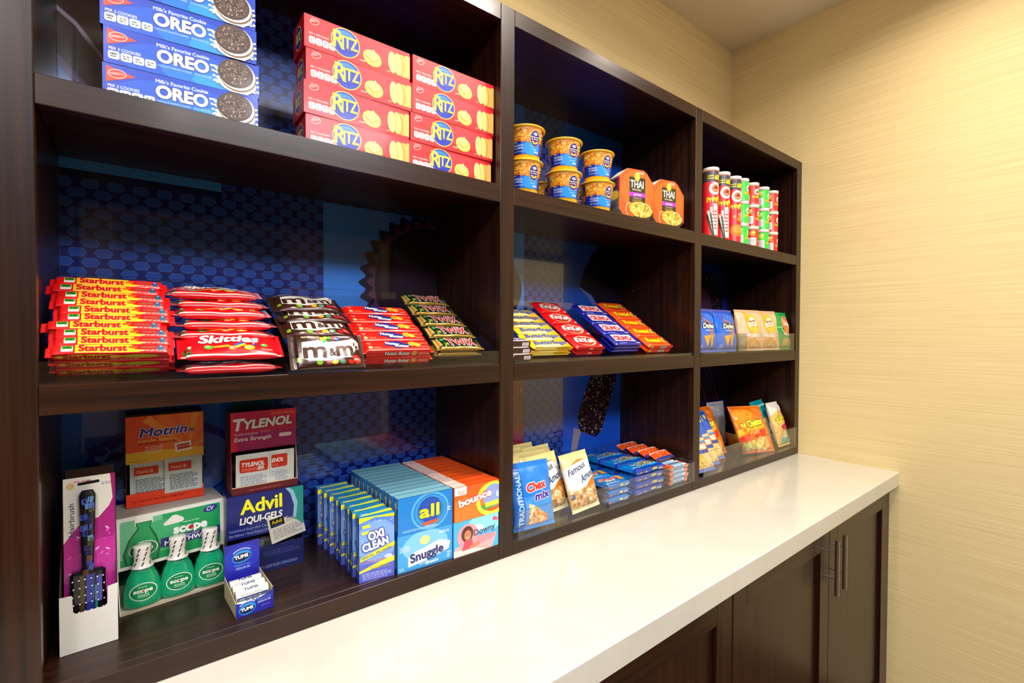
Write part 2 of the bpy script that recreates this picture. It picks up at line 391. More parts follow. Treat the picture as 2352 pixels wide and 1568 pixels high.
for bi, (a, b) in enumerate(bays):
    m = MB(); x0, x1 = a-e+.0004, b+e-.0004
    m.box(x0, YB, .0003, x1, YB+.006, ZT-ZC, '#0a1c50', 'poster')
    c = Cv(x1-x0, ZT-ZC, base=.0002, eps=.00010); P = lambda X, Z: (X-x0, Z-ZC)
    def rc(X0, X1, Za, Zb, col): c.rect(X0-x0, Za-ZC, X1-X0, Zb-Za, col)
    if bi == 0:
        # top row: cookie macro at left, hexagon field at right
        rc(x0, .14, 1.62+.095, ZT, SKY)
        c.poly([P(x0, 2.11), P(.139, 2.11), P(.139, 1.76), P(.0, 1.76), P(-.06, 1.86), P(x0, 1.914)], '#4a2a18')
        c.poly([P(x0, 1.997), P(x0, 1.988), P(-.084, 1.970), P(-.066, 1.945), P(-.0468, 1.922), P(-.01, 1.86), P(-.004, 1.864), P(-.0468, 1.930), P(-.064, 1.955), P(-.082, 1.978)], '#b8a8b8')
        c.poly([P(x0, 1.914), P(-.070, 1.870), P(-.02, 1.80), P(-.035, 1.80), P(-.085, 1.868), P(x0, 1.895)], '#8a68a8')
        hexes(c, .14, x1, 1.70, ZT, x0, ZC)
        # middle row
        hexes(c, x0, .3456, 1.34, 1.70, x0, ZC)
        rc(.3456, x1, 1.34, 1.73, SKY)
        cc = (.635, 1.548); pts = []; pts2 = []
        for k in range(200):
            t = 2*math.pi*k/200; rr = .198+.009*math.cos(t*34); pts.append((cc[0]-x0+rr*math.cos(t), cc[1]-ZC+rr*.96*math.sin(t)))
            rr = .178+.008*math.cos(t*34+.6); pts2.append((cc[0]-x0+rr*math.cos(t), cc[1]-ZC+rr*.96*math.sin(t)))
        for q, co in ((pts, '#150f3a'), (pts2, '#5a3552')):
            for ax, v, less in ((0, x1-x0, True), (1, 1.34-ZC, False), (1, 1.73-ZC, True)): q = clip(q, ax, v, less)
            c.poly(q, co)
        q = [(cc[0]-x0+.165*math.cos(t)*(1 if 1 else 0), cc[1]-ZC+.158*math.sin(t)) for t in [2*math.pi*k/60 for k in range(60)]]
        for ax, v, less in ((0, x1-x0, True), (1, 1.34-ZC, False), (1, 1.73-ZC, True)): q = clip(q, ax, v, less)
        c.poly(q, '#2a1a2c')
        # bottom row
        rc(x0, .186, .95, 1.34, '#1b56b8')
        c.ell(.045-x0, 1.165-ZC, .125, .085, '#151a8c', 0, 40); c.ell(.05-x0, 1.158-ZC, .112, .072, '#4a6cc0', 0, 40)
        c.clutter(.0-x0-.06, 1.11-ZC, .17, .10, 60, ['#151270', '#2a2a90', '#0c0f58', '#5b6fc0', '#1a1a78'], .012, 1.5, seed=3)
        hexes(c, .186, x1, .95, 1.34, x0, ZC)
        rc(.155, .235, 1.243, 1.33, '#0e5f74')
    elif bi == 1:
        for za, zb, lc in ((.95, 1.335, '#8a0c14'), (1.335, 1.735, SKY), (1.735, ZT, BLUE)):
            rc(x0, .955, za, zb, lc); hexes(c, .955, 1.126, za, zb, x0, ZC); rc(1.126, x1, za, zb, BLUE if zb != 1.735 else '#1248ac')
        c.clutter(.75-x0, .96-ZC, .2, .3, 50, ['#a3202c', '#6d0810', '#c74a50'], .007, 1, seed=5)
        c.ell(.84-x0, 1.56-ZC, .105, .10, '#20102a', 0, 30); c.clutter(.76-x0, 1.50-ZC, .17, .12, 50, ['#2c1a24', '#3a2530', '#160c20'], .008, 1.3, seed=6)
        # bitten chocolate round in the middle row, right
        q = [P(1.20, 1.585), P(1.225, 1.65), P(1.26, 1.70), P(1.30, 1.73), P(x1, 1.735), P(x1, 1.335), P(1.34, 1.335), P(1.335, 1.44), P(1.31, 1.51), P(1.26, 1.56)]
        c.poly(q, '#0d0a20')
        c.poly([P(1.20, 1.585), P(1.26, 1.56), P(1.31, 1.51), P(1.335, 1.44), P(1.34, 1.335), P(1.325, 1.335), P(1.315, 1.43), P(1.29, 1.50), P(1.245, 1.55), P(1.20, 1.578)], '#5560a8')
        # ice cream bar on a stick, bottom row
        c.poly([P(1.178, 1.10), P(1.155, .97), P(1.175, .965), P(1.215, 1.09)], '#9a8c9c')
        bar = [P(1.268, 1.30), P(1.292, 1.335), P(1.385, 1.335), P(1.40, 1.30), P(1.395, 1.25), P(1.318, 1.075), P(1.29, 1.055), P(1.21, 1.085), P(1.195, 1.12), P(1.20, 1.15)]
        c.poly(bar, '#25121c')
        def inb(x, y):
            ins = False; n = len(bar)
            for i in range(n):
                (xa, ya), (xb, yb) = bar[i], bar[(i+1) % n]
                if (ya > y) != (yb > y) and x < (xb-xa)*(y-ya)/(yb-ya)+xa: ins = not ins
            return ins
        c.clutter(1.19-x0, 1.05-ZC, .22, .285, 300, ['#b59a9c', '#8a6a74', '#4a2a34', '#6c4a58', '#d8c4c0'], .0028, 1.2, mask=inb, seed=8)
    else:
        rc(x0, x1, .95, 1.335, '#12093a'); rc(x0, x1, 1.335, 1.735, '#0a2590'); rc(x0, x1, 1.735, ZT, '#0a1f66')
        c.ell(2.0-x0, 1.56-ZC, .15, .145, '#1b1420', 0, 36); c.clutter(1.88-x0, 1.45-ZC, .25, .24, 160, ['#3c3440', '#2a2430', '#564c58', '#181018'], .006, 1.4, seed=9); c.ell(1.96-x0, 1.53-ZC, .10, .10, '#4c2250', 0, 30)
        for k in range(16):
            X = 1.66+k*.034
            q = [P(X, 1.335), P(X+.012, 1.335), P(X+.212, .955), P(X+.20, .955)]; q = clip(q, 0, x1-x0-.001, True)
            if len(q) >= 3: c.poly(q, ['#3b1d5c', '#54304a', '#2a1650'][k % 3])
    c.onto(m, front(x0, 0, YB), 'poster'); m.obj('back_panel', unit)
m = MB(); m.tube([(-.064, .296, 1.73-ZC), (-.064, .296, 1.33-ZC)], .0006, 6, '#0b0b20', 'matte')

# ------------------------------------------------------------------ counter and base cabinets
m = MB(); m.box(-.62, -.348, ZCB, XO+.0005, YW-.001, ZC, '#ffffff', 'counter_stone', .0025)
tag(m.obj('countertop'), 'long white solid countertop with a thick square front edge', 'countertop')
YD = -.3217
def door(parent, x0, x1, hx):
    ox, oy, oz = parent.location; z0, z1 = .085, ZCB-.008; fr = .065
    m = MB()
    def bx(a, b, mat): m.box(a[0]-ox, a[1]-oy, a[2]-oz, b[0]-ox, b[1]-oy, b[2]-oz, '#ffffff', mat, .0012)
    bx((x0, YD, z0), (x0+fr, YD+.02, z1), 'wood_upright'); bx((x1-fr, YD, z0), (x1, YD+.02, z1), 'wood_upright')
    bx((x0+fr, YD, z0), (x1-fr, YD+.02, z0+fr), 'wood_level'); bx((x0+fr, YD, z1-fr), (x1-fr, YD+.02, z1), 'wood_level')
    dd = m.obj('door', parent)
    m = MB(); m.box(x0+fr-.004-ox, YD+.011-oy, z0+fr-.004-oz, x1-fr+.004-ox, YD+.017-oy, z1-fr+.004-oz, '#ffffff', 'wood_upright'); m.obj('door_panel', dd)
    m = MB(); yb = YD-.031
    m.tube([(hx-ox, yb-oy, .664-oz), (hx-ox, yb-oy, .826-oz)], .0062, 14, '#c9c6bd', 'metalcol')
    for z in (.712, .790): m.tube([(hx-ox, YD-oy, z-oz), (hx-ox, yb-oy, z-oz)], .0032, 8, '#c9c6bd', 'metalcol')
    m.obj('handle', dd)
for nm, xa, xb, lab in (('', 1.057, 2.2, 'dark wood base cabinet under the counter beside the right wall'), ('', -.09, 1.055, 'dark wood base cabinet under the counter farther left')):
    cb = thing('base_cabinet', lab, 'cabinet', (xa, 0, 0))
    m = MB(); m.box(0, YD+.0205, .08, xb-xa, .30, ZCB-.0005, '#ffffff', 'wood_upright', .001); m.box(.0, YD+.08, 0, xb-xa, .30, .08, '#ffffff', 'wood_level')
    m.obj('body', cb)
    mid = (xa+xb)/2
    door(cb, xa+.001, mid-.001, mid-.031); door(cb, mid+.001, xb-.001, mid+.031)
m = MB(); m.box(2.2008, YD+.003, .0, XO-.0005, .30, ZCB-.0005, '#ffffff', 'wood_upright', .001)
tag(m.obj('filler_strip'), 'narrow dark wood filler strip between the cabinet and the wall', 'cabinet')
# rounded ornament standing on the unit, cut by the top of the picture
m = MB(); m.lathe([(.0, 0), (.030, 0), (.042, .012), (.055, .05), (.060, .10), (.052, .15), (.048, .16)], 26, '#c79a5c', 'matte')
o = m.obj('ornament_jar', loc=(.555, .09, ZT+.0003)); tag(o, 'rounded tan jar with a pale band on top of the shelving unit', 'jar')
m = MB(); m.lathe([(.0436, .0128), (.0566, .05), (.0616, .10)], 26, '#efe4c8', 'matte'); m.obj('band', o)
# ------------------------------------------------------------------ package generators
def carton(W, D, H, col, fr=None, lf=None, rg=None, tp=None, mat='card', bev=.0008, seam=True):
    m = MB(); m.box(0, 0, 0, W, D, H, col, mat, bev)
    if fr: fr.onto(m, front(), mat)
    if lf: lf.onto(m, leftf(D), mat)
    if rg: rg.onto(m, rightf(W), mat)
    if tp: tp.onto(m, topf(H), mat)
    return m
FLAT = lambda u, v, h: (u, v, h)
STAND = lambda u, v, h: (u, -h, v)
class Pillow:
    """a film pack: two bulging skins and flat crimped ends; canvases are laid on the same bulge"""
    def __init__(s, L, W, T, p=4, crimp=.011, ends='u', nu=18, nv=10, wr=.0005, seed=0, q=3, narrow=.0):
        s.L, s.W, s.T, s.p, s.crimp, s.ends, s.nu, s.nv, s.wr, s.q, s.nar = L, W, T, p, crimp, ends, nu, nv, wr, q, narrow
        r = random.Random(seed); s.ph = [r.uniform(0, 6.28) for _ in range(6)]
        a = [0, crimp*.98] + [crimp+(L-2*crimp)*(.5-.5*math.cos(math.pi*i/(nu-2)))*1 for i in range(1, nu-2)] + [L-crimp*.98, L] if ends == 'u' else [L*(.5-.5*math.cos(math.pi*i/nu)) for i in range(nu+1)]
        b = [0, crimp*.98] + [crimp+(W-2*crimp)*(.5-.5*math.cos(math.pi*i/(nv-2))) for i in range(1, nv-2)] + [W-crimp*.98, W] if ends == 'v' else [W*(.5-.5*math.cos(math.pi*i/nv)) for i in range(nv+1)]
        s.us, s.vs = a, b
    def h(s, u, v):
        a, A, b, B = (u, s.L, v, s.W) if s.ends == 'u' else (v, s.W, u, s.L)
        if a <= s.crimp or a >= A-s.crimp: f = 0
        else: t = abs(2*(a-s.crimp)/(A-2*s.crimp)-1); f = (1-t**s.q)**(1/max(1.6, s.q*.6))
        t = min(1, abs(2*b/B-1)); g = (1-t**s.p)**(1/s.p)
        n = math.sin(u*95+s.ph[0]+v*40)*math.sin(v*85+s.ph[1])+.7*math.sin(u*60+v*80+s.ph[2])+.4*math.sin(u*140-v*100+s.ph[3])
        return s.T/2*f*g + s.wr*n*min(1, f*g*1.6)
    def fn(s, frame):
        def g(u, v, o):
            e = s.h(u, v)+o
            if s.ends == 'v' and s.nar:
                k = 1-s.nar*max(0., math.sin(math.pi*v/s.W))**.7; u = s.L/2+(u-s.L/2)*k
            return frame(u, v, s.T/2+e)
        return g
    def build(s, col, canv=(), frame=FLAT, mat='film', back=None, side=None):
        m = MB(); f = s.fn(frame)
        def bot(u, v):
            e = s.h(u, v)
            if s.ends == 'v' and s.nar:
                k = 1-s.nar*max(0., math.sin(math.pi*v/s.W))**.7; u = s.L/2+(u-s.L/2)*k
            return frame(u, v, s.T/2-e-.0003)
        nu, nv = len(s.us)-1, len(s.vs)-1
        m.grid(lambda a, b: f(s.us[int(round(a*nu))], s.vs[int(round(b*nv))], 0), nu, nv, col, mat, True)
        m.grid(lambda a, b: bot(s.us[int(round(a*nu))], s.vs[int(round(b*nv))]), nu, nv, back or col, mat, True)
        for c in canv: c.onto(m, f, mat, True)
        if side: side.onto(m, lambda u, v, o: frame(u, -o-.0002, v), mat)
        return m
    def cv(s, **k):
        hf = lambda a: [x for p, q in zip(a[:-1], a[1:]) for x in ((p+q)/2, q)][:-1]
        return Cv(s.L, s.W, hf(s.us), hf(s.vs), base=.0006, eps=.00022, **k)
ORD = ['lowest', 'second lowest', 'third from the bottom', 'fourth from the bottom', 'fifth from the bottom', 'sixth from the bottom', 'seventh from the bottom', 'eighth from the bottom', 'ninth from the bottom', 'tenth from the bottom', 'eleventh from the bottom', 'twelfth from the bottom']
FRO = ['frontmost', 'second from the front', 'third from the front', 'fourth from the front', 'fifth from the front', 'sixth from the front', 'seventh from the front', 'eighth from the front', 'ninth from the front', 'tenth from the front', 'eleventh from the front', 'twelfth from the front', 'thirteenth from the front']
def put(name, me, label, cat, group, loc, rz=0, rx=0, ry=0): return tag(link(name, me, None, loc, (R(rx), R(ry), R(rz))), label, cat, group)
def tiles(c, x, y, w, h, n, col, dark):
    for i in range(n):
        c.rect(x+i*w*1.04, y-abs(i-1.2)*0*.001, w*.96, h, col, 0, h*.22); c.lines(x+i*w*1.04+w*.2, y+h*.2, w*.55, h*.6, 2, dark)

# ------------------------------------------------------------------ top left cubby: blue cookie boxes, red cracker boxes
c = Cv(.196, .0525)
c.rect(0, 0, .196, .0525, '#0b3fc4'); c.ell(.10, .016, .085, .030, '#0f55d4'); c.ell(.12, .012, .055, .020, '#1275e2'); c.ell(.135, .006, .030, .012, '#1f96ee')
c.poly([(.004, .049), (.038, .040), (.004, .026)], '#ff3a22'); c.ring(.0165, .0395, .0105, .0065, .0009, '#ffd9cc', rot=8); c.text('NABISCO', .0085, .037, .003, '#ffe9e0', w=.016, rot=8, bold=.01)
c.text('PER 3 COOKIES', .006, .0195, .0040, '#ffffff', w=.036, bold=.02); tiles(c, .005, .0065, .0135, .0115, 4, '#f4f2e0', '#56607a'); c.text('160', .0075, .0125, .0035, '#3a4660', w=.007, bold=.02)
c.text("Milk's Favorite Cookie", .061, .0405, .0052, '#ffffff', w=.066, bold=.025)
c.text('OREO', .062, .0195, .0175, '#f8efe4', w=.066, bold=.075, out='#26309c', ow=.05)
c.text('CHOCOLATE SANDWICH COOKIES', .062, .0125, .0026, '#cfe6ff', w=.042); c.text('NET WT 5.25 OZ (149g)', .108, .0125, .0026, '#cfe6ff', w=.022); c.ell(.137, .0135, .0022, .0016, '#cfe6ff')
for a, ln in ((150, .036), (165, .03), (185, .028), (205, .030), (330, .034), (350, .03), (10, .034), (28, .032), (300, .030)):
    x, y = .163+ln*math.cos(R(a)), .020+ln*.72*math.sin(R(a)); c.ell((x+.163)/2, (y+.020)/2, ln/2, .0035, '#f4ecd8', a); c.ell(x+.002*math.cos(R(a)), y+.001, .0022, .0016, '#ffffff', a)
c.ell(.165, .016, .027, .017, '#f6eedb'); c.ell(.166, .0255, .0262, .0238, '#7a5a44', 12, 30); c.ell(.165, .0275, .0258, .0232, '#fff6e0', 10, 30); c.ell(.163, .0295, .0248, .0222, '#4a332b', 8, 30); c.ell(.163, .0297, .0222, .0197, '#5a4036', 8, 30)
c.clutter(.1425, .0115, .041, .036, 150, ['#9a8674', '#2c1c18', '#a89684', '#35241e', '#77604f'], .0016, 2.2, mask=lambda x, y: ((x-.163)/.0205)**2+((y-.0297)/.018)**2 < 1, seed=2)
c.lines(.186, .005, .008, .006, 3, '#9cc4ff')
lf = Cv(.06, .0525); lf.rect(0, 0, .06, .0525, '#0c2c94'); lf.text('OREO', .012, .02, .012, '#f0eadc', w=.036, bold=.05)
tp = Cv(.196, .06); tp.text('OREO', .06, .018, .022, '#e8e0d4', w=.08, bold=.05)
me = carton(.196, .06, .0525, '#0a3ab4', c, lf, lf, tp).mesh('cookie_box')
NUM = ['lowest', 'second lowest', 'middle', 'second highest', 'highest']
for i in range(5):
    put('cookie_box', me, 'blue carton of chocolate sandwich cookies, %s in its stack of five' % NUM[i], 'cookie box', 'blue cookie boxes stacked on the top left shelf',
        (-.0365+(.0, .0015, -.002, -.0035, -.004)[i], .040-(.0, .001, .0, .0015, .001)[i], Z1+.0004+i*.0529), -5.2+(.0, .5, -.3, .2, .0)[i])

c = Cv(.2015, .0572); c.rect(0, 0, .2015, .0572, '#f01c26'); c.ell(.12, .035, .075, .02, '#f4303a'); c.rect(0, 0, .2015, .0035, '#c8101c')
c.ring(.0175, .0475, .0085, .0055, .0009, '#ffc9c2', rot=20); c.text('NABISCO', .0105, .0450, .0030, '#ffc9c2', w=.014, rot=20, bold=.02); c.poly([(.010, .055), (.013, .0525), (.016, .0548), (.0125, .0535)], '#ffc9c2')
c.text('PER 5 CRACKERS', .008, .0245, .0032, '#ffd9d2', w=.034, bold=.02); tiles(c, .008, .0085, .0112, .0125, 4, '#fff2ec', '#b08080')
c.ell(.0725, .0305, .0268, .0262, '#f7e24a', 0, 34); c.ell(.0725, .0305, .0252, .0246, '#1d2cb4', 0, 34); c.ell(.071, .0395, .0185, .0125, '#2e7fd2', 0, 28); c.ell(.0725, .030, .0225, .0150, '#2433b0', 0, 28)
c.text('R', .050, .0175, .0310, '#fff03a', w=.021, bold=.03); c.text('ITZ', .0665, .0215, .0215, '#fff03a', w=.0285, bold=.035)
c.text('CRACKERS', .0985, .0085, .0026, '#ffe6e0', w=.011, bold=.02)
c.ell(.1235, .0195, .0185, .0145, '#f2a73c', -8, 28); c.ell(.1235, .0215, .0180, .0138, '#f9c566', -8, 28); c.poly([(.110, .024), (.1225, .034), (.1375, .0235), (.1235, .0145)], '#ffd778'); c.poly([(.110, .024), (.1235, .0145), (.1235, .0125), (.110, .022)], '#d98a24'); c.poly([(.1375, .0235), (.1235, .0145), (.1235, .0125), (.1375, .0215)], '#e9a23a'); c.poly([(.1225, .034), (.1265, .038), (.131, .0295)], '#ffe39a')
c.text('LIGHT', .1525, .0065, .0022, '#ffe6e0', w=.008)
for k, x in enumerate((.192, .1865, .181, .1755)): c.ell(x, .027, .0085, .0215, ['#e08c34', '#f4b458', '#e69a40', '#f8c470'][k], 4, 20)
c.rect(.192, .006, .0095, .044, '#f4b65c'); c.ell(.1645, .0265, .0088, .0212, '#e39a40', 3, 26); c.ell(.1635, .0268, .0083, .0205, '#fbd080', 3, 26)
for k in range(7): c.ell(.1635+.003*math.cos(k*.9), .0268+.013*math.sin(k*.9), .0008, .0011, '#d9963c')
lf = Cv(.07, .0572); lf.rect(0, 0, .07, .0572, '#b01420'); lf.ell(.035, .028, .02, .021, '#d8c84a'); lf.ell(.035, .028, .018, .019, '#1d2c90'); lf.text('RITZ', .022, .021, .016, '#e8e03a', w=.026, bold=.04)
me = carton(.2015, .07, .0572, '#d81824', c, lf, lf).mesh('cracker_box')
N4 = ['lowest', 'second lowest', 'second highest', 'highest']
for st, (X, Y, dx) in enumerate(((.2345, .036, (.0025, -.001, .003, .0)), (.4395, .033, (-.005, -.003, .0, .0015)))):
    for i in range(4):
        put('cracker_box', me, 'red carton of round crackers, %s of the %s stack of four' % (N4[i], ('left', 'right')[st]), 'cracker box', 'red cracker boxes in two stacks',
            (X+dx[i], Y+(.002, .0, .001, .0)[i] + (0 if st == 0 else (.0, .001, -.001, .0)[i]), Z1+.0004+i*.0576), (-.6, .4, -.4, .2)[i] if st == 0 else (.2, -.3, -.1, .1)[i])

# ------------------------------------------------------------------ top middle cubby: noodle cups and rice meal boxes
def wrap(rf): return lambda u, v, o: ((rf(v)+o)*math.sin(u/.040), -(rf(v)+o)*math.cos(u/.040), v)
def cupr(z): return .0335+.0105*z/.080
m = MB(); m.lathe([(.0, .001), (.031, .001), (.0328, 0), (.0335, .002), (cupr(.074), .074), (cupr(.076)+.001, .0755), (.0478, .0765), (.0484, .0785), (.0475, .0802), (.045, .0806), (.0, .0806)], 40, '#f6b21c', 'plastic')
cup_body = m.mesh('cup')
gu = [-.13+.0052*i for i in range(51)]
c = Cv(.26, .080, [g+.13 for g in gu][1:-1], [.02, .04, .06], base=.0003)
X0 = .13
c.rect(0, .0135, .26, .061, '#17120f'); c.rect(X0-.041, .0135, .090, .032, '#122a9c'); c.rect(X0-.008, .0135, .052, .032, '#1565d8'); c.ell(X0+.018, .028, .022, .016, '#2290ea')
c.rect(X0-.041, .044, .090, .0305, '#e88a1c')
c.poly([(X0-.041, .046)]+[(X0-.041+.0045*i, .0405+(.0045 if i % 2 else 0)+.002*math.sin(i*1.3)) for i in range(21)]+[(X0+.049, .046)], '#e58a20')
c.clutter(X0-.040, .044, .088, .029, 170, ['#f9c43a', '#ea9a28', '#d97818', '#fbd05c', '#f0a848', '#c8641c'], .0050, 3.2, seed=4)
c.ell(X0+.027, .050, .0130, .0185, '#f8c860', 0, 26); c.ell(X0+.027, .050, .0122, .0176, '#1a1f86', 0, 26); c.ell(X0+.027, .060, .0055, .0032, '#e9e4f4'); c.text('KRAFT', X0+.0228, .0588, .0024, '#3a3a9a', w=.0085, bold=.03)
c.text('macaroni', X0+.0165, .0515, .0036, '#f2e4c0', w=.021, bold=.04); c.text('& cheese', X0+.0175, .0468, .0032, '#f2e4c0', w=.018, bold=.04); c.ring(X0+.027, .0465, .009, .0095, .003, '#ffe04a', 200, 340, 14); c.ring(X0+.027, .0455, .005, .005, .0014, '#e5484a', 200, 340, 8)
c.text('EASY', X0-.026, .0385, .0028, '#b8ccff', w=.010); c.text('MACARONI', X0-.027, .0315, .0044, '#c6d8ff', w=.024, bold=.03); c.text('& CHEESE', X0-.027, .0255, .0044, '#c6d8ff', w=.024, bold=.03); c.text('NET WT 2.05 OZ', X0-.027, .0185, .0028, '#c6d8ff', w=.026, bold=.02)
c.text('Made', X0+.014, .030, .003, '#8ce8ff', w=.012); c.text('simple', X0+.018, .0245, .003, '#bdf2ff', w=.014); c.text('easy', X0+.026, .0180, .0045, '#ffffff', w=.015, bold=.03)
for side in (0, 1):
    b = 0.026 if side == 0 else X0+.055
    c.lines(b, .018, .055, .052, 8, '#9a8a60'); c.rect(b+.038, .030, .022, .016, '#e2461c', 0, .003); c.lines(b+.0405, .034, .017, .009, 3, '#ff9a30')
def lbl(u, v, o): r = cupr(v)+o; a = (u-.13)/.040; return (r*math.sin(a), -r*math.cos(a), v)
m = MB(); c.onto(m, lbl, 'card', True); cup_label = m.mesh('cup_label')
def cup(label, x, y, z, rz):
    o = put('noodle_cup', cup_body, label, 'noodle cup', 'yellow rimmed microwave noodle cups', (x, y, z), rz); link('label_wrap', cup_label, o); return o
for i, (x, y, rz) in enumerate(((.7455, .052, -44), (.878, .048, -46), (1.008, .050, -44))):
    w_ = ('left', 'middle', 'right')[i]
    cup('blue and yellow noodle cup at the bottom of the %s pair of cups' % w_, x, y, Z1+.0004, rz+(4, 0, 6)[i])
    cup('blue and yellow noodle cup on top of the %s pair of cups' % w_, x+(.006, .0, -.002)[i], y, Z1+.0004+.081, rz)
for i, x in enumerate((.756, .90, 1.03)):
    cup('noodle cup standing behind the %s pair of cups' % ('left', 'middle', 'right')[i], x, .152, Z1+.0004, -60)
W, H, D = .128, .153, .050
octo = [(.0, .032), (.030, 0), (.098, 0), (.128, .026), (.128, .112), (.100, .146), (.088, .153), (.030, .153), (.0, .128)]
m = MB(); n = len(octo)
m.add([(x, 0, z) for x, z in octo]+[(x, D, z) for x, z in octo], [tuple(range(n)), tuple(range(2*n-1, n-1, -1))], '#ff5a1e', 'card')
for i in range(n):
    a, b = octo[i], octo[(i+1) % n]
    cc = '#e8e2d4' if i in (0, 2, 4, 7) else ('#8a8680' if i == 8 else '#24201c')
    m.add([(a[0], 0, a[1]), (a[0], D, a[1]), (b[0], D, b[1]), (b[0], 0, b[1])], [(3, 2, 1, 0)], cc, 'card')
sd = Cv(.052, .090); sd.rect(0, .056, .052, .034, '#1b1714'); sd.rect(.042, .05, .01, .04, '#c01818'); sd.lines(.008, .066, .03, .012, 3, '#7a7468'); sd.ell(.026, .04, .022, .014, '#f2d22a'); sd.lines(.006, .004, .04, .026, 7, '#5f5c58')
sd.onto(m, lambda u, v, o: (-o, D-u, .034+v))
c = Cv(W, H); c.ell(.064, .09, .06, .06, '#ff6a24'); c.poly([(.036, .055), (.094, .055), (.094, .130), (.036, .130)], '#3a3420')
c.ell(.064, .132, .0105, .0135, '#e6a52c', 0, 20); c.ell(.064, .132, .0080, .0108, '#f4c850', 0, 18)
c.text('THAI', .0395, .099, .0215, '#fffbe8', w=.048, bold=.03); c.text('KITCHEN', .047, .0905, .0048, '#f4e4c0', w=.032, bold=.03)
c.rect(.036, .073, .058, .0125, '#b83ac0'); c.text('pad thai', .052, .0765, .0062, '#ffeaff', w=.027, bold=.04); c.text('rice noodles with sauce', .050, .068, .003, '#f0e8c8', w=.030, bold=.02); c.lines(.048, .057, .034, .009, 3, '#c09a3c')
c.poly([(.018, .006), (.030, 0), (.098, 0), (.126, .024), (.122, .032), (.07, .02)], '#3b3226'); c.text('NET WT 6 OZ (170g)', .062, .004, .0034, '#e8dcc0', w=.036)
c.ring(.034, .034, .010, .020, .0016, '#fff0d0', 60, 250, 16)
c.ell(.078, .036, .042, .022, '#f0b83a', -6, 28); c.clutter(.038, .014, .082, .046, 210, ['#ffe27a', '#f6c84c', '#fbd868', '#e8a83a', '#6a8a2c', '#d9702a', '#fff0a8'], .0032, 1.8, mask=lambda x, y: ((x-.078)/.040)**2+((y-.037)/.021)**2 < 1, seed=6)
c.lines(.066, .140, .022, .008, 2, '#fff0e0')
c.onto(m, front()); thai = m.mesh('meal_box')
put('rice_meal_box', thai, 'orange rice noodle meal carton with cut corners next to the noodle cups', 'meal box', 'orange meal cartons', (1.104, .052, Z1+.0006), -14)
put('rice_meal_box', thai, 'orange rice noodle meal carton with cut corners next to the cubby wall', 'meal box', 'orange meal cartons', (1.266, .052, Z1+.0006), -12)

# ------------------------------------------------------------------ top right cubby: chip cans
def can_mesh(r, h, body, design, cap='#f4ece4', name='can'):
    m = MB(); m.lathe([(.0, .0008), (r-.002, .0008), (r, 0), (r+.0006, .0012), (r+.0002, .003), (r, .004), (r, h-.012)], 32, body, 'card'); m.lathe([(r, .0038), (r+.0007, .002), (r-.001, .0)], 32, '#c9c6bd', 'metalcol')
    def f(u, v, o): a = (u-math.pi*r)/r; return ((r+o)*math.sin(a), -(r+o)*math.cos(a), v)
    design.onto(m, f, 'card', True); b = m.mesh(name)
    m = MB(); m.lathe([(r, h-.0125), (r+.0014, h-.0122), (r+.0015, h-.0015), (r+.0008, h-.0002), (r-.003, h), (r-.004, h-.0015), (0, h-.0015)], 32, cap, 'plastic')
    return b, m.mesh(name+'_lid')
def tall(kind):
    r, h = .0262, .246; P = 2*math.pi*r; c = Cv(P, h, [P*i/40 for i in range(1, 40)], [h*i/8 for i in range(1, 8)], base=.0002); X = P/2
    c.rect(0, h-.050, P, .036, '#45424c' if kind < 3 else '#f2c018')
    c.text('60%', X+.002, h-.043, .016, '#ffe81e', w=.030, bold=.06, out='#3a3a10'); c.rect(X-.022, h-.032, .020, .003, '#ffe81e'); c.rect(X-.022, h-.040, .020, .003, '#ffe81e')
    c.ell(X+.004, h-.074, .0215, .0215, '#fff6ee', 0, 28); c.ell(X+.006, h-.074, .0140, .0130, '#d8622c', 0, 24); c.ell(X+.006, h-.072, .0085, .004, '#8a3418', 20); c.ell(X+.006, h-.080, .009, .003, '#f8a070', -10)
    c.text('Pringles', X-.024, h-.122, .0165, '#fff02a', w=.062, bold=.05, shear=.25, rot=12, out='#1c4a1c', ow=.035); c.ell(X+.012, h-.140, .006, .005, '#ff9a8a')
    if kind < 2:
        for k, (x, w_) in enumerate(((-.022, .006), (-.012, .006), (.0, .012))): c.poly([(X+x-.002, .095+.012*k), (X+x+w_, .097+.012*k), (X+x*.3+w_*.9+.006, .012), (X+x*.3+.004, .012)], '#eef4e8'); c.lines(X+x*.6+.001, .03, w_*.8, .07, 6, '#c04a4a')
        c.poly([(X-.026, .080), (X-.020, .085), (X-.001, .008), (X-.006, .008)], '#26402c'); c.poly([(X-.014, .085), (X-.009, .09), (X+.002, .008), (X-.002, .008)], '#26402c')
    else:
        c.ell(X+.004, .048, .027, .022, '#f47a1e', 0, 24); c.ell(X+.006, .052, .021, .015, '#ff9a3c', 0, 24); c.poly([(X, .085), (X+.024, .12), (X+.018, .08)], '#ff8a2a'); c.ell(X-.006, .098, .006, .004, '#ffb060', 30)
    c.rect(X-.100, .008, .020, .038, '#f4f0ec'); c.lines(X-.098, .012, .016, .030, 8, '#404040')
    return can_mesh(r, h, '#f0202c', c, name='tall_can')
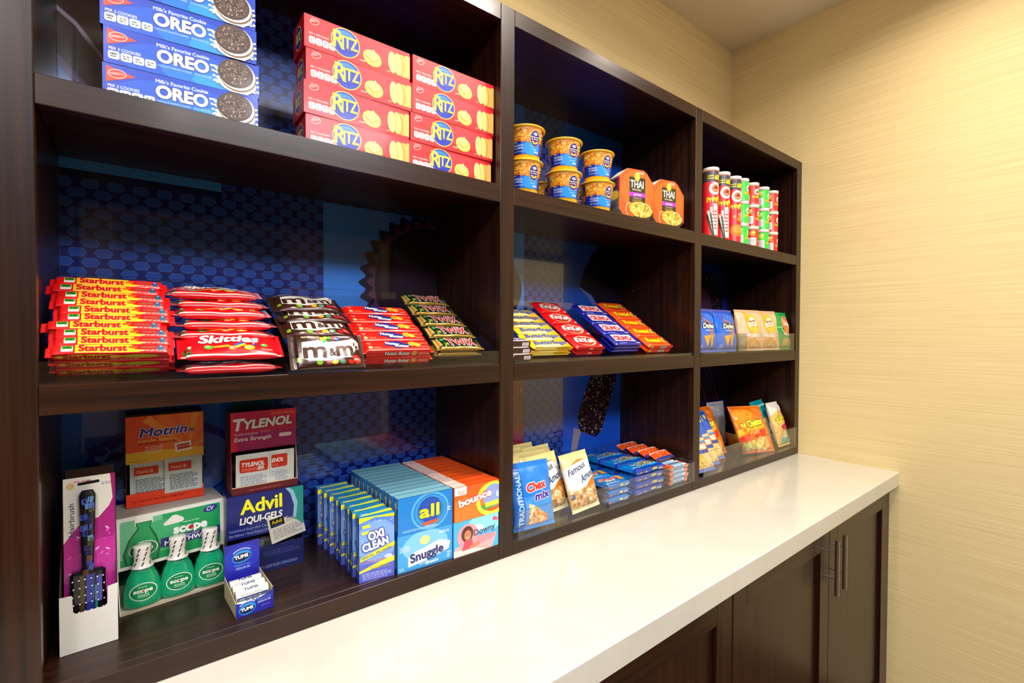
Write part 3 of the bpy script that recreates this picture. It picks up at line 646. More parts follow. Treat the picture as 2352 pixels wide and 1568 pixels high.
def small(col, dark):
    r, h = .0245, .0832; P = 2*math.pi*r; c = Cv(P, h, [P*i/40 for i in range(1, 40)], [h*i/4 for i in range(1, 4)], base=.0002); X = P/2
    c.ell(X-.018, h-.026, .013, .010, dark, 0, 18); c.ell(X-.014, h-.024, .008, .006, '#f8d860', 30, 14)
    c.ell(X+.026, h-.036, .0125, .0115, '#fff4ee', 0, 22); c.ell(X+.027, h-.037, .007, .0045, '#4a1a1a', 10, 16); c.ell(X+.027, h-.040, .0065, .0016, '#e84040')
    c.text('Pringles', X+.006, h-.060, .0090, '#ffd02a', w=.036, bold=.06, shear=.2, rot=6, out='#b06a10', ow=.03)
    c.rect(X-.032, .010, .029, .0295, '#f6f0f2'); c.lines(X-.029, .013, .023, .0235, 7, '#8a86a0'); c.ring(X-.01, .044, .008, .005, .002, '#ffb020', 0, 180, 8); c.ell(X-.044, .026, .005, .0045, '#ffb0b0')
    return can_mesh(r, h, col, c, name='small_can')
def can(meshes, name, label, cat, group, x, y, z, rz):
    o = put(name, meshes[0], label, cat, group, (x, y, z), rz); link('lid', meshes[1], o); return o
ta, tb_, tc = tall(0), tall(2), tall(3)
can(ta, 'tall_chip_can', 'tall red chip can with white stick picture, nearest the cubby post', 'chip can', 'tall red chip cans', 1.588, .046, Z1+.0004, -34)
can(ta, 'tall_chip_can', 'tall red chip can with white stick picture, second from the cubby post', 'chip can', 'tall red chip cans', 1.6650, .046, Z1+.0004, -36)
can(tb_, 'tall_chip_can', 'tall red chip can with orange chip picture beside the small green cans', 'chip can', 'tall red chip cans', 1.7420, .044, Z1+.0004, -38)
can(tc, 'tall_chip_can', 'tall chip can with yellow top half hidden behind the post', 'chip can', 'tall red chip cans', 1.515, .075, Z1+.0004, 60)
sg, sr = small('#2fd83a', '#8af02a'), small('#ee2a1c', '#ff8a2a')
for k, x in enumerate((1.803, 1.884, 1.970, 2.050)):
    for j in range(3):
        g = k % 2 == 0
        can(sg if g else sr, 'small_chip_can', 'small %s chip can, %s of the %s column of small cans' % ('green' if g else 'red', ('bottom', 'middle', 'top')[j], ('first', 'second', 'third', 'fourth')[k]), 'chip can', 'small chip cans in four columns',
            x+(.0, .001, -.001)[j], .044, Z1+.0004+j*.0835, (-52, -44, -48, -50)[k]+(12, -2, 0, -6)[j] - (30 if (k, j) == (1, 2) else 0) + (18 if (k, j) == (1, 0) else 0))
# ------------------------------------------------------------------ middle row: slanted candy trays
def tray(label, x0, x1, y0, y1, z, zf, zs, lip):
    """clear tray with a sloping floor, two sides, a low front lip"""
    o = thing('candy_tray', label, 'tray', (x0, y0, z)); t = .0025; W = x1-x0; D = y1-y0
    m = MB(); m.add([(t, 0.012, zf-z), (W-t, 0.012, zf-z), (W-t, D, zs-z), (t, D, zs-z), (t, .012, zf-z-t), (W-t, .012, zf-z-t), (W-t, D, zs-z-t), (t, D, zs-z-t)], [(0, 1, 2, 3), (7, 6, 5, 4), (0, 4, 5, 1), (2, 6, 7, 3)], '#ffffff', 'acrylic'); m.obj('sloped_floor', o)
    m = MB(); m.box(t, 0, 0, W-t, t, lip, '#ffffff', 'acrylic'); m.box(t, -.0002, lip, W-t, t+.0002, lip+.0006, '#ffffff', 'acrylic_edge'); m.obj('front_lip', o)
    for x in (0, W-t):
        m = MB(); m.add([(x, 0, 0), (x, D, 0), (x, D, zs-z+.02), (x, 0, lip), (x+t, 0, 0), (x+t, D, 0), (x+t, D, zs-z+.02), (x+t, 0, lip)], [(0, 3, 2, 1), (4, 5, 6, 7), (3, 7, 6, 2), (0, 4, 7, 3), (1, 2, 6, 5)], '#ffffff', 'acrylic'); m.obj('side_wall', o)
    m = MB(); m.box(t, D-t, 0, W-t, D, zs-z+.02, '#ffffff', 'acrylic'); m.box(0, D-t-.0004, zs-z+.02, W, D+.0002, zs-z+.0208, '#ffffff', 'acrylic_edge'); m.obj('back_wall', o)
    return o
ZM = Z2+.0003
tray('clear slanted candy tray under the fruit chews and red fruit candy bags', -.1045, .1985, .001, .275, ZM, ZM+.0030, ZM+.150, .030)
tray('clear slanted candy tray under the brown candy bags and peanut cookies', .2000, .636, .001, .275, ZM, ZM+.0030, ZM+.150, .030)
tray('clear slanted candy tray in the centre middle cubby under the chocolate bars', .6795, 1.410, .001, .275, ZM, ZM+.0030, ZM+.150, .008)

def slope_pos(X, y, z, th, n_off): return (X, y-math.sin(th)*n_off, z+math.cos(th)*n_off)
def column(name, cat, group, me, L, W, T, x, P0, P1, n, labels, tilt=None, layers=2, under='', jit=.002, seed=1, ulab=None):
    """bars laid across a slope from the front edge P0 to the back edge P1 (y, z of the top surface)"""
    rr = random.Random(seed); dy, dz = P1[0]-P0[0], P1[1]-P0[1]; S_ = math.hypot(dy, dz); th = math.atan2(dz, dy); pitch = S_/n
    for i in range(n):
        a = i*pitch; y = P0[0]+math.cos(th)*a; z = P0[1]+math.sin(th)*a; y += math.sin(th)*T; z -= math.cos(th)*T
        put(name, me, labels(i, n), cat, group, (x+rr.uniform(-jit, jit), y, z), rr.uniform(-.6, .6), math.degrees(th))
    for k in range(1, layers):
        y = P0[0]+math.sin(th)*(T*(k+1)+.0006*k); z = P0[1]-math.cos(th)*(T*(k+1)+.0006*k)
        put(name, me, ulab(k), cat, group, (x+rr.uniform(-jit, jit), y, z), rr.uniform(-.4, .4), math.degrees(th))
def rowlab(desc, where='in its slanted column'):
    return lambda i, n: '%s, %s %s' % (desc, FRO[i], where)
def unlab(desc): return lambda k: '%s, %s under the frontmost one' % (desc, ('directly', 'second layer', 'third layer')[k-1])

# fruit chews: 10 showing + 2 beneath
p = Pillow(.140, .0165, .0155, p=7, crimp=.006, nu=14, nv=8, wr=.0003, seed=1, q=8)
c = p.cv(); c.rect(.001, .0, .138, .0165, '#ee1416'); c.poly([(.030, .0010), (.098, .0010), (.106, .0040), (.094, .006), (.090, .0155), (.030, .0155)], '#ffc81c')
c.rect(.016, .0035, .012, .010, '#e8f0e0', 0, .001); c.rect(.0165, .008, .011, .0052, '#3aa024'); c.text('240', .0180, .0088, .0034, '#103c10', w=.008, bold=.03)
c.text('Starburst', .034, .0035, .0110, '#d01418', w=.052, bold=.075, out='#ffe070', ow=.03); c.poly([(.087, .012), (.098, .0125), (.095, .0075), (.087, .008)], '#f05a18')
c.text('ORIGINAL', .101, .0075, .0036, '#7a6a50', w=.018, bold=.04); c.text('NET WT 2.07 OZ (58.7g)', .100, .0020, .0026, '#ffe0d0', w=.030, bold=.03); c.ell(.124, .0105, .0036, .0036, '#1c4a6a'); c.ell(.124, .0062, .0048, .0026, '#2a5f80'); c.ell(.124, .0112, .0018, .001, '#9fc8dc')
sd = Cv(.14, .0155); sd.rect(.008, .002, .124, .0125, '#c00e12'); sd.ell(.045, .0085, .036, .0052, '#d8a820'); sd.text('Starburst', .018, .0055, .0075, '#b01014', w=.050, bold=.07); sd.ell(.100, .0085, .022, .0040, '#b8a018'); sd.text('NET WT 2.07 OZ', .068, .002, .002, '#ffd8c8', w=.03)
me = p.build('#e81016', [c]); sd.onto(me, lambda u, v, o: (u, .0003-o, v+.0), 'film'); me = me.mesh('fruit_chew_pack')
column('fruit_chew_pack', 'candy', 'red and yellow fruit chew packs in the left tray', me, .14, .0165, .0155, -.0985, (.012, 1.3945), (.116, 1.5056), 10, rowlab('red and yellow fruit chew stick pack', 'in the top layer'), layers=3, ulab=unlab('red and yellow fruit chew stick pack'), jit=.006, seed=5)

# fruit candy bags
p = Pillow(.146, .058, .017, p=3, crimp=.010, nu=18, nv=12, wr=.0011, seed=2, q=4)
c = p.cv(); c.text('Skittles', .028, .030, .017, '#f4eee4', w=.085, bold=.07, shear=.2, out='#b00c14', ow=.03)
for x, y, r, q in ((.040, .020, .0060, '#3fd02a'), (.072, .015, .0052, '#f4823a'), (.096, .016, .0078, '#f6d02c'), (.104, .024, .0040, '#5a2a90'), (.118, .022, .0048, '#3fc43a')): c.ell(x, y, r, r*.8, q, 0, 18); c.ell(x-.001, y+.001, r*.4, r*.25, '#ffffff')
c.poly([(.044, .022), (.066, .022), (.072, .017), (.048, .018)], '#f8a82c'); c.poly([(.074, .018), (.090, .026), (.092, .022), (.078, .014)], '#f4d024'); c.poly([(.074, .021), (.088, .029), (.090, .026), (.076, .018)], '#2a58c0'); c.text('ORIGINAL', .112, .010, .0038, '#ffb0a0', w=.018, bold=.03); c.rect(.004, .0015, .138, .0025, '#f0d8cc'); c.clutter(.006, .006, .012, .014, 10, ['#4a6a28', '#e8dcc0', '#2a3c18'], .0026, 1, seed=3)
me = p.build('#dd0c18', [c]).mesh('fruit_candy_bag')
S7 = [(.006, 1.3565, 4, 0), (.0095, 1.3765, 36, .001), (.040, 1.407, 10, -.003), (.058, 1.4245, 8, .002), (.071, 1.442, 14, -.004), (.094, 1.459, 10, -.003), (.108, 1.476, 14, -.012)]
for i, (y, z, t, dx) in enumerate(S7):
    put('fruit_candy_bag', me, 'shiny red fruit candy bag, %s in the crumpled red pile' % ORD[i], 'candy', 'red fruit candy bags piled beside the fruit chews', (.0455+dx, y, z), (0, -1, 1, -.5, .5, 1, -1)[i], t)

# chocolate candy bags
p = Pillow(.128, .064, .018, p=3, crimp=.010, nu=18, nv=12, wr=.0012, seed=3, q=4)
c = p.cv(); c.poly([(.018, .018), (.020, .047), (.050, .050), (.066, .0465), (.086, .0495), (.108, .052), (.120, .047), (.119, .034), (.108, .028), (.106, .018), (.060, .0125), (.030, .0125)], '#f2ece0')
c.text('m', .0215, .018, .0285, '#4a2418', w=.040, bold=.05); c.text('&', .064, .021, .014, '#4a2418', w=.012, bold=.05); c.text('m', .0765, .020, .0285, '#4a2418', w=.032, bold=.05); c.text("'s", .1085, .030, .014, '#4a2418', w=.009, bold=.05)
for k, q in enumerate(('#e8a020', '#e8d82c', '#3fa838', '#d02c24', '#2a64c8')): c.ell(.054+.0065*k, .0535+(.0015 if 0 < k < 4 else 0), .0042, .0032, q)
c.ell(.058, .048, .0042, .0035, '#3cd04a'); c.text('MILK CHOCOLATE', .020, .0545, .0034, '#f0dcae', w=.030, bold=.03)
for k, (x, q) in enumerate(((.046, '#7cb82a'), (.062, '#8a2a1c'), (.072, '#d8b018'), (.085, '#5a8a70'), (.100, '#c81c1c'))): c.ell(x, .009, .0055, .0038, q)
c.rect(.010, .012, .006, .008, '#8ab828', 0, .001); c.ell(.112, .014, .0085, .0085, '#c8201c', 0, 18); c.text('m', .1075, .011, .007, '#f4e8e0', w=.009, bold=.03)
me = p.build('#3c1e16', [c], mat='foil').mesh('chocolate_candy_bag')
for i, (y, z, t, dx, dz, ry) in enumerate(((.0045, 1.3575, 66, 0, 0, 0), (.030, 1.407, 32, -.006, 2, 0), (.060, 1.434, 20, -.004, -1, 0), (.082, 1.4545, 26, -.010, 1, 0))):
    put('chocolate_candy_bag', me, ('large-letter brown chocolate candy bag standing at the front', 'brown chocolate candy bag lying just behind the front one', 'brown chocolate candy bag third from the front', 'brown chocolate candy bag at the back of its pile')[i], 'candy', 'brown chocolate candy bags', (.2010+dx, y, z), dz, t)

# peanut cookie packs
p = Pillow(.150, .0325, .017, p=5, crimp=.007, nu=16, nv=8, wr=.0003, seed=4, q=8)
c = p.cv(); c.rect(.0, .0, .150, .003, '#ff5a4a')
c.poly([(.046, .016), (.052, .028), (.080, .029), (.092, .021), (.104, .018), (.098, .008), (.070, .005), (.060, .012)], '#2a2a80'); c.text('Nutter', .050, .0175, .0085, '#f8f2e4', w=.028, bold=.06, rot=-9); c.text('Butter', .067, .0095, .0085, '#f8f2e4', w=.030, bold=.06, rot=-6)
c.ell(.106, .019, .0088, .0078, '#e8a02c', 20, 16); c.ell(.116, .015, .0070, .0068, '#f0b040', 20, 16); c.rect(.014, .006, .007, .007, '#ffd080', 0, .001); c.poly([(.012, .024), (.022, .024), (.017, .017)], '#ff7a6a'); c.lines(.024, .006, .014, .006, 2, '#ff9a60'); c.lines(.124, .019, .016, .005, 2, '#ff9a70'); c.lines(.122, .007, .020, .005, 2, '#ffa080')
sd = Cv(.150, .017); sd.rect(.008, .001, .134, .015, '#d81a14'); sd.text('Nutter Butter', .045, .005, .0075, '#e8e0d0', w=.052, bold=.05, out='#3a3430', ow=.06); sd.ell(.106, .0085, .006, .005, '#d89a40'); sd.lines(.116, .005, .022, .006, 2, '#ffb090')
me = p.build('#f01c14', [c]); sd.onto(me, lambda u, v, o: (u, .0002-o, v), 'film'); me = me.mesh('peanut_cookie_pack')
column('peanut_cookie_pack', 'cookie pack', 'red peanut cookie packs in a slanted column', me, .150, .0325, .017, .3315, (.012, 1.3912), (.1457, 1.4824), 5, rowlab('red peanut cookie pack', 'in the top layer'), layers=2, ulab=unlab('red peanut cookie pack'), jit=.002, seed=3)

# caramel bars
p = Pillow(.118, .040, .014, p=4, crimp=.009, nu=16, nv=8, wr=.0006, seed=5, q=6)
c = p.cv(); c.text('TWIX', .028, .0085, .0235, '#c8142c', w=.074, bold=.03, shear=-.25, out='#f0e8d8', ow=.055); c.rect(.0, .0, .118, .0042, '#b08a3a'); c.rect(.0, .0355, .118, .0045, '#12301c'); c.poly([(.003, .004), (.016, .010), (.012, .034), (.003, .036)], '#c8a24c'); c.ell(.020, .028, .0045, .0045, '#3fa048'); c.poly([(.104, .006), (.114, .004), (.114, .034), (.108, .032)], '#8a6a2a'); c.clutter(.018, .004, .012, .012, 12, ['#7ad04a', '#e8c040', '#1f5a2c'], .0022, 1.2, seed=2)
me = p.build('#16281a', [c], mat='foil', back='#b89448').mesh('caramel_bar')
column('caramel_bar', 'candy bar', 'dark green and gold caramel bars', me, .118, .040, .014, .4885, (.012, 1.3933), (.1957, 1.5203), 5, rowlab('dark green and gold caramel bar', 'in the top layer'), layers=2, ulab=unlab('dark green and gold caramel bar'), jit=.003, seed=7)

# peanut nougat bars partly behind the post (brown wrapper, two showing)
p = Pillow(.062, .034, .015, p=5, crimp=.005, nu=12, nv=8, wr=.0004, seed=6, q=7)
c = p.cv(); c.rect(.0, .003, .062, .026, '#f0e4ea'); c.text('SNICKERS', .005, .008, .0155, '#3a2a9c', w=.054, bold=.06, shear=.15); c.rect(0, 0, .062, .003, '#6a3a28')
sd = Cv(.062, .015); sd.rect(.003, .001, .056, .013, '#3a1f16'); sd.rect(.034, .003, .020, .008, '#d8d0d0'); sd.lines(.036, .004, .016, .006, 3, '#6a5a5a')
me = p.build('#3c1f14', [c]); sd.onto(me, lambda u, v, o: (u, .0002-o, v), 'film'); me = me.mesh('nougat_bar')
for k in range(3): put('nougat_bar', me, 'brown and white nougat bar half hidden by the post, %s of its pile' % ('bottom', 'middle', 'top')[k], 'candy bar', 'nougat bars half hidden by the post', ((.6815, .6815, .6825)[k], .012+.004*k, 1.3600+.0158*k), 0, 12)
# yellow peanut butter bars
p = Pillow(.138, .0315, .014, p=4, crimp=.008, nu=16, nv=8, wr=.0005, seed=8, q=6)
c = p.cv(); c.rect(0, .0, .138, .004, '#f0a81c'); c.ell(.055, .004, .05, .004, '#fff0a0'); c.text('Butterfinger', .012, .009, .0165, '#1c3f9c', w=.114, bold=.05, shear=.15, out='#f8e88c', ow=.03); c.text('CRISPETY CRUNCHETY', .05, .0265, .0025, '#4a4a20', w=.04); c.ell(.122, .012, .005, .004, '#f0b070')
sd = Cv(.138, .014); sd.rect(.006, .0015, .126, .011, '#f0c418'); sd.ell(.045, .007, .036, .0042, '#f8e070'); sd.ell(.100, .008, .024, .003, '#c89a10')
me = p.build('#fac81a', [c]); sd.onto(me, lambda u, v, o: (u, .0002-o, v), 'film'); me = me.mesh('peanut_butter_bar')
column('peanut_butter_bar', 'candy bar', 'yellow peanut butter bars in a slanted column', me, .138, .0315, .014, .7445, (.012, 1.3923), (.1686, 1.4895), 6, rowlab('yellow peanut butter bar with blue letters', 'in the top layer'), layers=2, ulab=unlab('yellow peanut butter bar'), jit=.004, seed=2)
# red wafer bars
p = Pillow(.110, .057, .0135, p=6, crimp=.006, nu=14, nv=8, wr=.0003, seed=9, q=8)
c = p.cv(); c.ring(.052, .027, .036, .0205, .0035, '#ffb08a', -70, 100, 18); c.ring(.052, .027, .038, .022, .0016, '#ffe0c0', 0, 360, 28); c.text('Kit', .018, .022, .0185, '#f8f4ec', w=.028, bold=.07, shear=.05, out='#6a1414', ow=.03); c.text('Kat', .048, .019, .0190, '#f8f4ec', w=.036, bold=.07, shear=.05, out='#6a1414', ow=.03); c.ell(.050, .012, .018, .004, '#b04a20'); c.rect(.090, .004, .010, .004, '#ffc8b8', 0, .001); c.rect(.0, .054, .110, .003, '#c80a10')
sd = Cv(.110, .0135); sd.rect(.005, .001, .10, .0115, '#c80c12'); sd.rect(.050, .004, .014, .005, '#ff9a90', 0, .001)
me = p.build('#ee1016', [c]); sd.onto(me, lambda u, v, o: (u, .0002-o, v), 'film'); me = me.mesh('wafer_bar')
column('wafer_bar', 'candy bar', 'red wafer bars in a slanted column', me, .110, .057, .0135, .8955, (.012, 1.3895), (.2005, 1.5159), 4, rowlab('red wafer bar with an oval logo', 'in the top layer'), layers=2, ulab=unlab('red wafer bar'), jit=.002, seed=4)
# blue crisp bars
p = Pillow(.132, .052, .0105, p=5, crimp=.008, nu=16, nv=8, wr=.0005, seed=10, q=6)
c = p.cv(); c.poly([(.016, .014), (.104, .011), (.102, .043), (.018, .044)], '#f4f0ee'); c.text('CRUNCH', .022, .0175, .0200, '#e0182c', w=.076, bold=.06, out='#ffffff', ow=.01, arc=-.6); c.ring(.06, .0275, .045, .018, .0010, '#c02040', 0, 360, 4); c.rect(.098, .004, .018, .003, '#c8d4f4'); c.rect(.024, .003, .030, .0025, '#8a9ae0'); c.text('Nestle', .040, .0465, .004, '#e0e8ff', w=.022, bold=.03)
me = p.build('#14188c', [c]).mesh('crisp_bar')
column('crisp_bar', 'candy bar', 'dark blue crisp bars in a slanted column', me, .132, .052, .0105, 1.0425, (.012, 1.3955), (.1791, 1.5136), 4, rowlab('dark blue crisp bar with a white panel', 'in the top layer'), layers=3, ulab=unlab('dark blue crisp bar'), jit=.004, seed=6)
# orange peanut cup packs
p = Pillow(.128, .050, .0135, p=5, crimp=.009, nu=14, nv=8, wr=.0006, seed=11, q=6)
c = p.cv(); c.text("Reese's", .014, .018, .0200, '#f8e81c', w=.082, bold=.05, shear=.2, out='#b06a14', ow=.03, arc=-.5); c.rect(.024, .0115, .062, .0012, '#8a1c10', 1); c.text('PEANUT BUTTER CUPS', .026, .006, .0035, '#8a2410', w=.05); c.ell(.104, .026, .012, .012, '#f8a860', 0, 18); c.ell(.106, .026, .008, .008, '#7a3a1c'); c.rect(.0, .044, .128, .006, '#e8501a')
sd = Cv(.128, .0135); sd.rect(.006, .001, .116, .0115, '#e83a14'); sd.rect(.060, .002, .032, .008, '#d0c8c4'); sd.lines(.062, .003, .028, .006, 3, '#70605a'); sd.ell(.02, .007, .008, .004, '#f0c030')
me = p.build('#ff5414', [c]); sd.onto(me, lambda u, v, o: (u, .0002-o, v), 'film'); me = me.mesh('peanut_cup_pack')
column('peanut_cup_pack', 'candy pack', 'orange peanut butter cup packs', me, .128, .050, .0135, 1.1985, (.012, 1.3895), (.2181, 1.5285), 5, rowlab('orange peanut butter cup pack', 'in the top layer'), layers=2, ulab=unlab('orange peanut butter cup pack'), jit=.003, seed=9)

# ------------------------------------------------------------------ clear bins (shared builder)
def bin_(label, x0, x1, y0, y1, z, lip, back, divs=(), t=.0028):
    o = thing('acrylic_bin', label, 'bin', (x0, y0, z)); W = x1-x0; D = y1-y0
    m = MB(); m.box(0, 0, 0, W, D, t, '#ffffff', 'acrylic'); m.obj('floor_plate', o)
    m = MB(); m.box(t, 0, t, W-t, t, lip, '#ffffff', 'acrylic'); m.box(t, -.0002, lip, W-t, t+.0002, lip+.0007, '#ffffff', 'acrylic_edge'); m.box(t, -.0003, .0002, W-t, -.0001, .003, '#ffffff', 'acrylic_edge'); m.obj('front_wall', o)
    for x in [0, W-t]:
        m = MB(); m.add([(x, 0, t), (x, D, t), (x, D, back), (x, 0, lip), (x+t, 0, t), (x+t, D, t), (x+t, D, back), (x+t, 0, lip)], [(0, 3, 2, 1), (4, 5, 6, 7)], '#ffffff', 'acrylic')
        m.add([(x, 0, lip), (x+t, 0, lip), (x+t, D, back), (x, D, back)], [(0, 1, 2, 3)], '#ffffff', 'acrylic_edge'); m.add([(x, -.0003, 0), (x+t, -.0003, 0), (x+t, -.0003, lip), (x, -.0003, lip)], [(0, 1, 2, 3)], '#ffffff', 'acrylic_edge'); m.obj('side_wall', o)
    for x in divs:
        m = MB(); m.box(x-x0-t/2, t+.0002, t+.0002, x-x0+t/2, D-t-.0002, lip-.001, '#ffffff', 'acrylic_edge'); m.obj('divider', o)
    m = MB(); m.box(t, D-t, t, W-t, D, back, '#ffffff', 'acrylic'); m.box(0, D-t-.0003, back, W, D+.0002, back+.0008, '#ffffff', 'acrylic_edge'); m.obj('back_wall', o)
    return o
bin_('clear acrylic bin holding chip bags in the right middle cubby', 1.4615, 2.182, .001, .26, ZM, .072, .10, (1.775, ))

# ------------------------------------------------------------------ right middle cubby: chip bags
def bag(W, H, T, seed, wr=.0016, crimp=.009): return Pillow(W, H, T, p=2.6, crimp=crimp, ends='v', nu=12, nv=16, wr=wr, seed=seed, q=3.2, narrow=.06)
p = bag(.132, .152, .038, 21); c = p.cv()
c.rect(0, 0, .132, .152, '#1468dc'); c.poly([(.0, .152), (.132, .152), (.132, .120), (.08, .135), (.03, .11), (0, .125)], '#0c50c4'); c.rect(0, .143, .132, .009, '#1a3ab0')
c.poly([(.038, .118), (.108, .092), (.078, .052)], '#e87a28'); c.poly([(.046, .112), (.096, .092), (.077, .064)], '#1a2a5c'); c.rect(.030, .080, .084, .018, '#1a2040', -3, .004)
c.text('Doritos', .034, .0815, .0155, '#fff8e8', w=.076, bold=.08, out='#20284c', ow=.05); c.text('COOL RANCH', .045, .071, .005, '#d8ecff', w=.044, bold=.04)
for x, y, r in ((.050, .034, 0), (.080, .036, 8)): c.poly([(x-.020, y+.020), (x+.018, y+.024), (x+.002, y-.022)], '#f0a848'); c.poly([(x-.014, y+.018), (x+.010, y+.020), (x+.001, y-.012)], '#e8b838'); c.clutter(x-.010, y, .018, .018, 8, ['#c8702a', '#f8d880'], .0015, 1, seed=int(x*900))
c.lines(.008, .012, .020, .014, 3, '#bcd4ff')
me = p.build('#1460d4', [c], STAND).mesh('blue_chip_bag')
put('tortilla_chip_bag', me, 'bright blue tortilla chip bag against the post in the right middle cubby', 'chip bag', 'blue tortilla chip bags', (1.4655, .040, ZM+.0035), 1, -9)
put('tortilla_chip_bag', me, 'bright blue tortilla chip bag in front of the divider, second from the post', 'chip bag', 'blue tortilla chip bags', (1.5990, .042, ZM+.0035), -1, -9)
p = bag(.150, .158, .036, 22); c = p.cv()
c.rect(0, 0, .150, .158, '#e3c0a0'); c.rect(0, .146, .150, .012, '#d8a888'); c.ell(.078, .100, .040, .042, '#e0b43a', 0, 24); c.ell(.078, .102, .027, .026, '#f0e4d0', 0, 22); c.poly([(.038, .150), (.060, .152), (.058, .104), (.040, .118)], '#dcae34'); c.text("Miss Vickie's", .060, .106, .007, '#7a4a30', w=.036, bold=.04, rot=8); c.text('POTATO CHIPS', .062, .096, .0045, '#7a5a40', w=.032, rot=8)
c.ell(.080, .078, .028, .015, '#e8b44a', 0, 20); c.ell(.090, .082, .012, .008, '#ecd02c'); c.rect(.030, .008, .090, .048, '#e2a860', 0, .006); c.clutter(.036, .012, .08, .038, 24, ['#e8b878', '#d89c50', '#f0c890'], .007, 1.3, seed=5); c.ell(.078, .056, .05, .008, '#f0dcd0')
me = p.build('#e0bc9c', [c], STAND, mat='card').mesh('tan_chip_bag')
put('kettle_chip_bag', me, 'tan kettle chip bag with a yellow oval, left of two', 'chip bag', 'tan kettle chip bags', (1.7785, .052, ZM+.0035), -9, -9)
put('kettle_chip_bag', me, 'tan kettle chip bag with a yellow oval, right of two next to the green bag', 'chip bag', 'tan kettle chip bags', (1.9100, .048, ZM+.0035), -9, -9)
put('kettle_chip_bag', me, 'tan kettle chip bag standing behind the blue chip bags', 'chip bag', 'tan kettle chip bags', (1.6450, .110, ZM+.0035), -3, -8)
p = bag(.125, .156, .034, 23); c = p.cv()
c.rect(0, 0, .125, .156, '#04a04a'); c.rect(0, .088, .125, .006, '#5ad88a'); c.ell(.083, .108, .030, .034, '#f4b08a', 0, 24); c.clutter(.058, .08, .05, .058, 40, ['#e86a2c', '#f0904a', '#f4c0a0', '#d8502c'], .0065, 1.2, mask=lambda x, y: ((x-.083)/.027)**2+((y-.108)/.031)**2 < 1, seed=7); c.ell(.088, .098, .016, .012, '#e8d8c8'); c.ell(.085, .080, .026, .020, '#e07a38', 0, 20); c.poly([(.035, .092), (.060, .060), (.110, .054), (.118, .066), (.085, .060), (.06, .07)], '#f0ece0'); c.rect(.050, .010, .06, .034, '#b8a850', 0, .004)
me = p.build('#04984a', [c], STAND).mesh('green_chip_bag')
put('chip_bag', me, 'bright green chip bag with an orange picture, rightmost in the right middle cubby', 'chip bag', None, (2.0510, .042, ZM+.0035), -5, -9)
# ------------------------------------------------------------------ bottom left cubby
ZB = Z3+.0003
# hairbrush display: white open carton, a blister card with a brush
t_ = thing('hairbrush_carton', 'white open display carton with a notched front holding a hairbrush on a magenta card', 'carton', (-.0929, .0884, ZB), (0, 0, R(2.5)))
W, D = .066, .150
m = MB(); H = .088
nt = [(0, 0), (W, 0), (W, H), (W-.012, H-.002), (W-.0125, H-.028), (W-.016, H-.031), (.018, H-.031), (.015, H-.028), (.014, H-.003), (0, H-.002)]
from_pts = [(x, 0, z) for x, z in nt]; bk = [(x, .0012, z) for x, z in nt]; n = len(nt)
tri = geometry.tessellate_polygon([[Vector((x, z, 0)) for x, z in nt]])
m.add(from_pts+bk, [tuple(f) for f in tri]+[tuple(i+n for i in f[::-1]) for f in tri]+[(i, (i+1) % n, n+(i+1) % n, n+i) for i in range(n)], '#dedad4', 'matte'); m.obj('front_panel', t_)
for x, c0 in ((0, '#2a2220'), (W-.0012, '#2a2220')):
    m = MB(); q = [(x, .0014, 0), (x, D, 0), (x, D, .215), (x, D-.03, .205), (x, .0014, H)]; q2 = [(a+.0012, b, c) for a, b, c in q]
    m.add(q+q2, [(4, 3, 2, 1, 0), (5, 6, 7, 8, 9), (0, 1, 6, 5), (1, 2, 7, 6), (2, 3, 8, 7), (3, 4, 9, 8), (4, 0, 5, 9)], '#3a322e', 'matte'); m.obj('side_panel', t_)
m = MB(); m.box(.0014, D, 0, W-.0014, D+.0012, .240, '#4a3a34', 'matte'); m.obj('back_panel', t_)  # dark brown puts the shade on the unlit inner cardboard into its colour
m = MB(); m.box(.0014, .0016, 0, W-.0014, D-.0002, .0012, '#cfc8bc', 'matte'); m.obj('floor_panel', t_)
t_ = thing('hairbrush', 'black patterned hairbrush with white-tipped bristles on a magenta and cream card', 'hairbrush', (-.0900, .1150, ZB+.0022), (R(-1.5), 0, R(2.5)))
CW, CH = .0605, .249
c = Cv(CW, CH); c.rect(0, 0, CW, CH, '#b02480'); c.rect(.020, 0, .04, .15, '#c8309a'); c.poly([(0, CH), (CW, CH), (CW, CH-.03), (.053, CH-.05), (.040, CH-.066), (.022, CH-.068), (.012, CH-.080), (0, CH-.098)], '#e3ddd0'); c.poly([(CW-.006, CH), (CW, CH), (CW, CH-.08), (CW-.003, CH-.04)], '#a02060')
c.rect(.016, CH-.012, .026, .0045, '#1a1418', 3, .002); c.ell(.029, CH-.008, .003, .003, '#1a1418'); c.text('Hairbrush', .012, CH-.088, .0065, '#4a4458', w=.050, rot=90, bold=.02); c.ell(.008, CH-.012, .005, .005, '#d8b878'); c.lines(.012, CH-.008, .022, .004, 1, '#e07890'); c.lines(.044, CH-.016, .012, .005, 2, '#8a8490')
c.clutter(.004, .06, .052, .11, 40, ['#d850c0', '#e87ad8', '#b84aa8', '#f0b0e8'], .003, 2.6, seed=4)
m = MB(); m.box(0, .001, 0, CW, .0016, CH, '#b02480', 'film'); c.onto(m, front(y0=.001), 'film'); m.obj('card', t_)
m = MB(); hx = .0275
prof = [(0, .106, .0085, .0050), (0, .116, .0070, .0050), (0, .14, .0080, .0052), (0, .20, .0095, .0055), (0, .222, .0100, .0055), (0, .229, .0070, .004)]
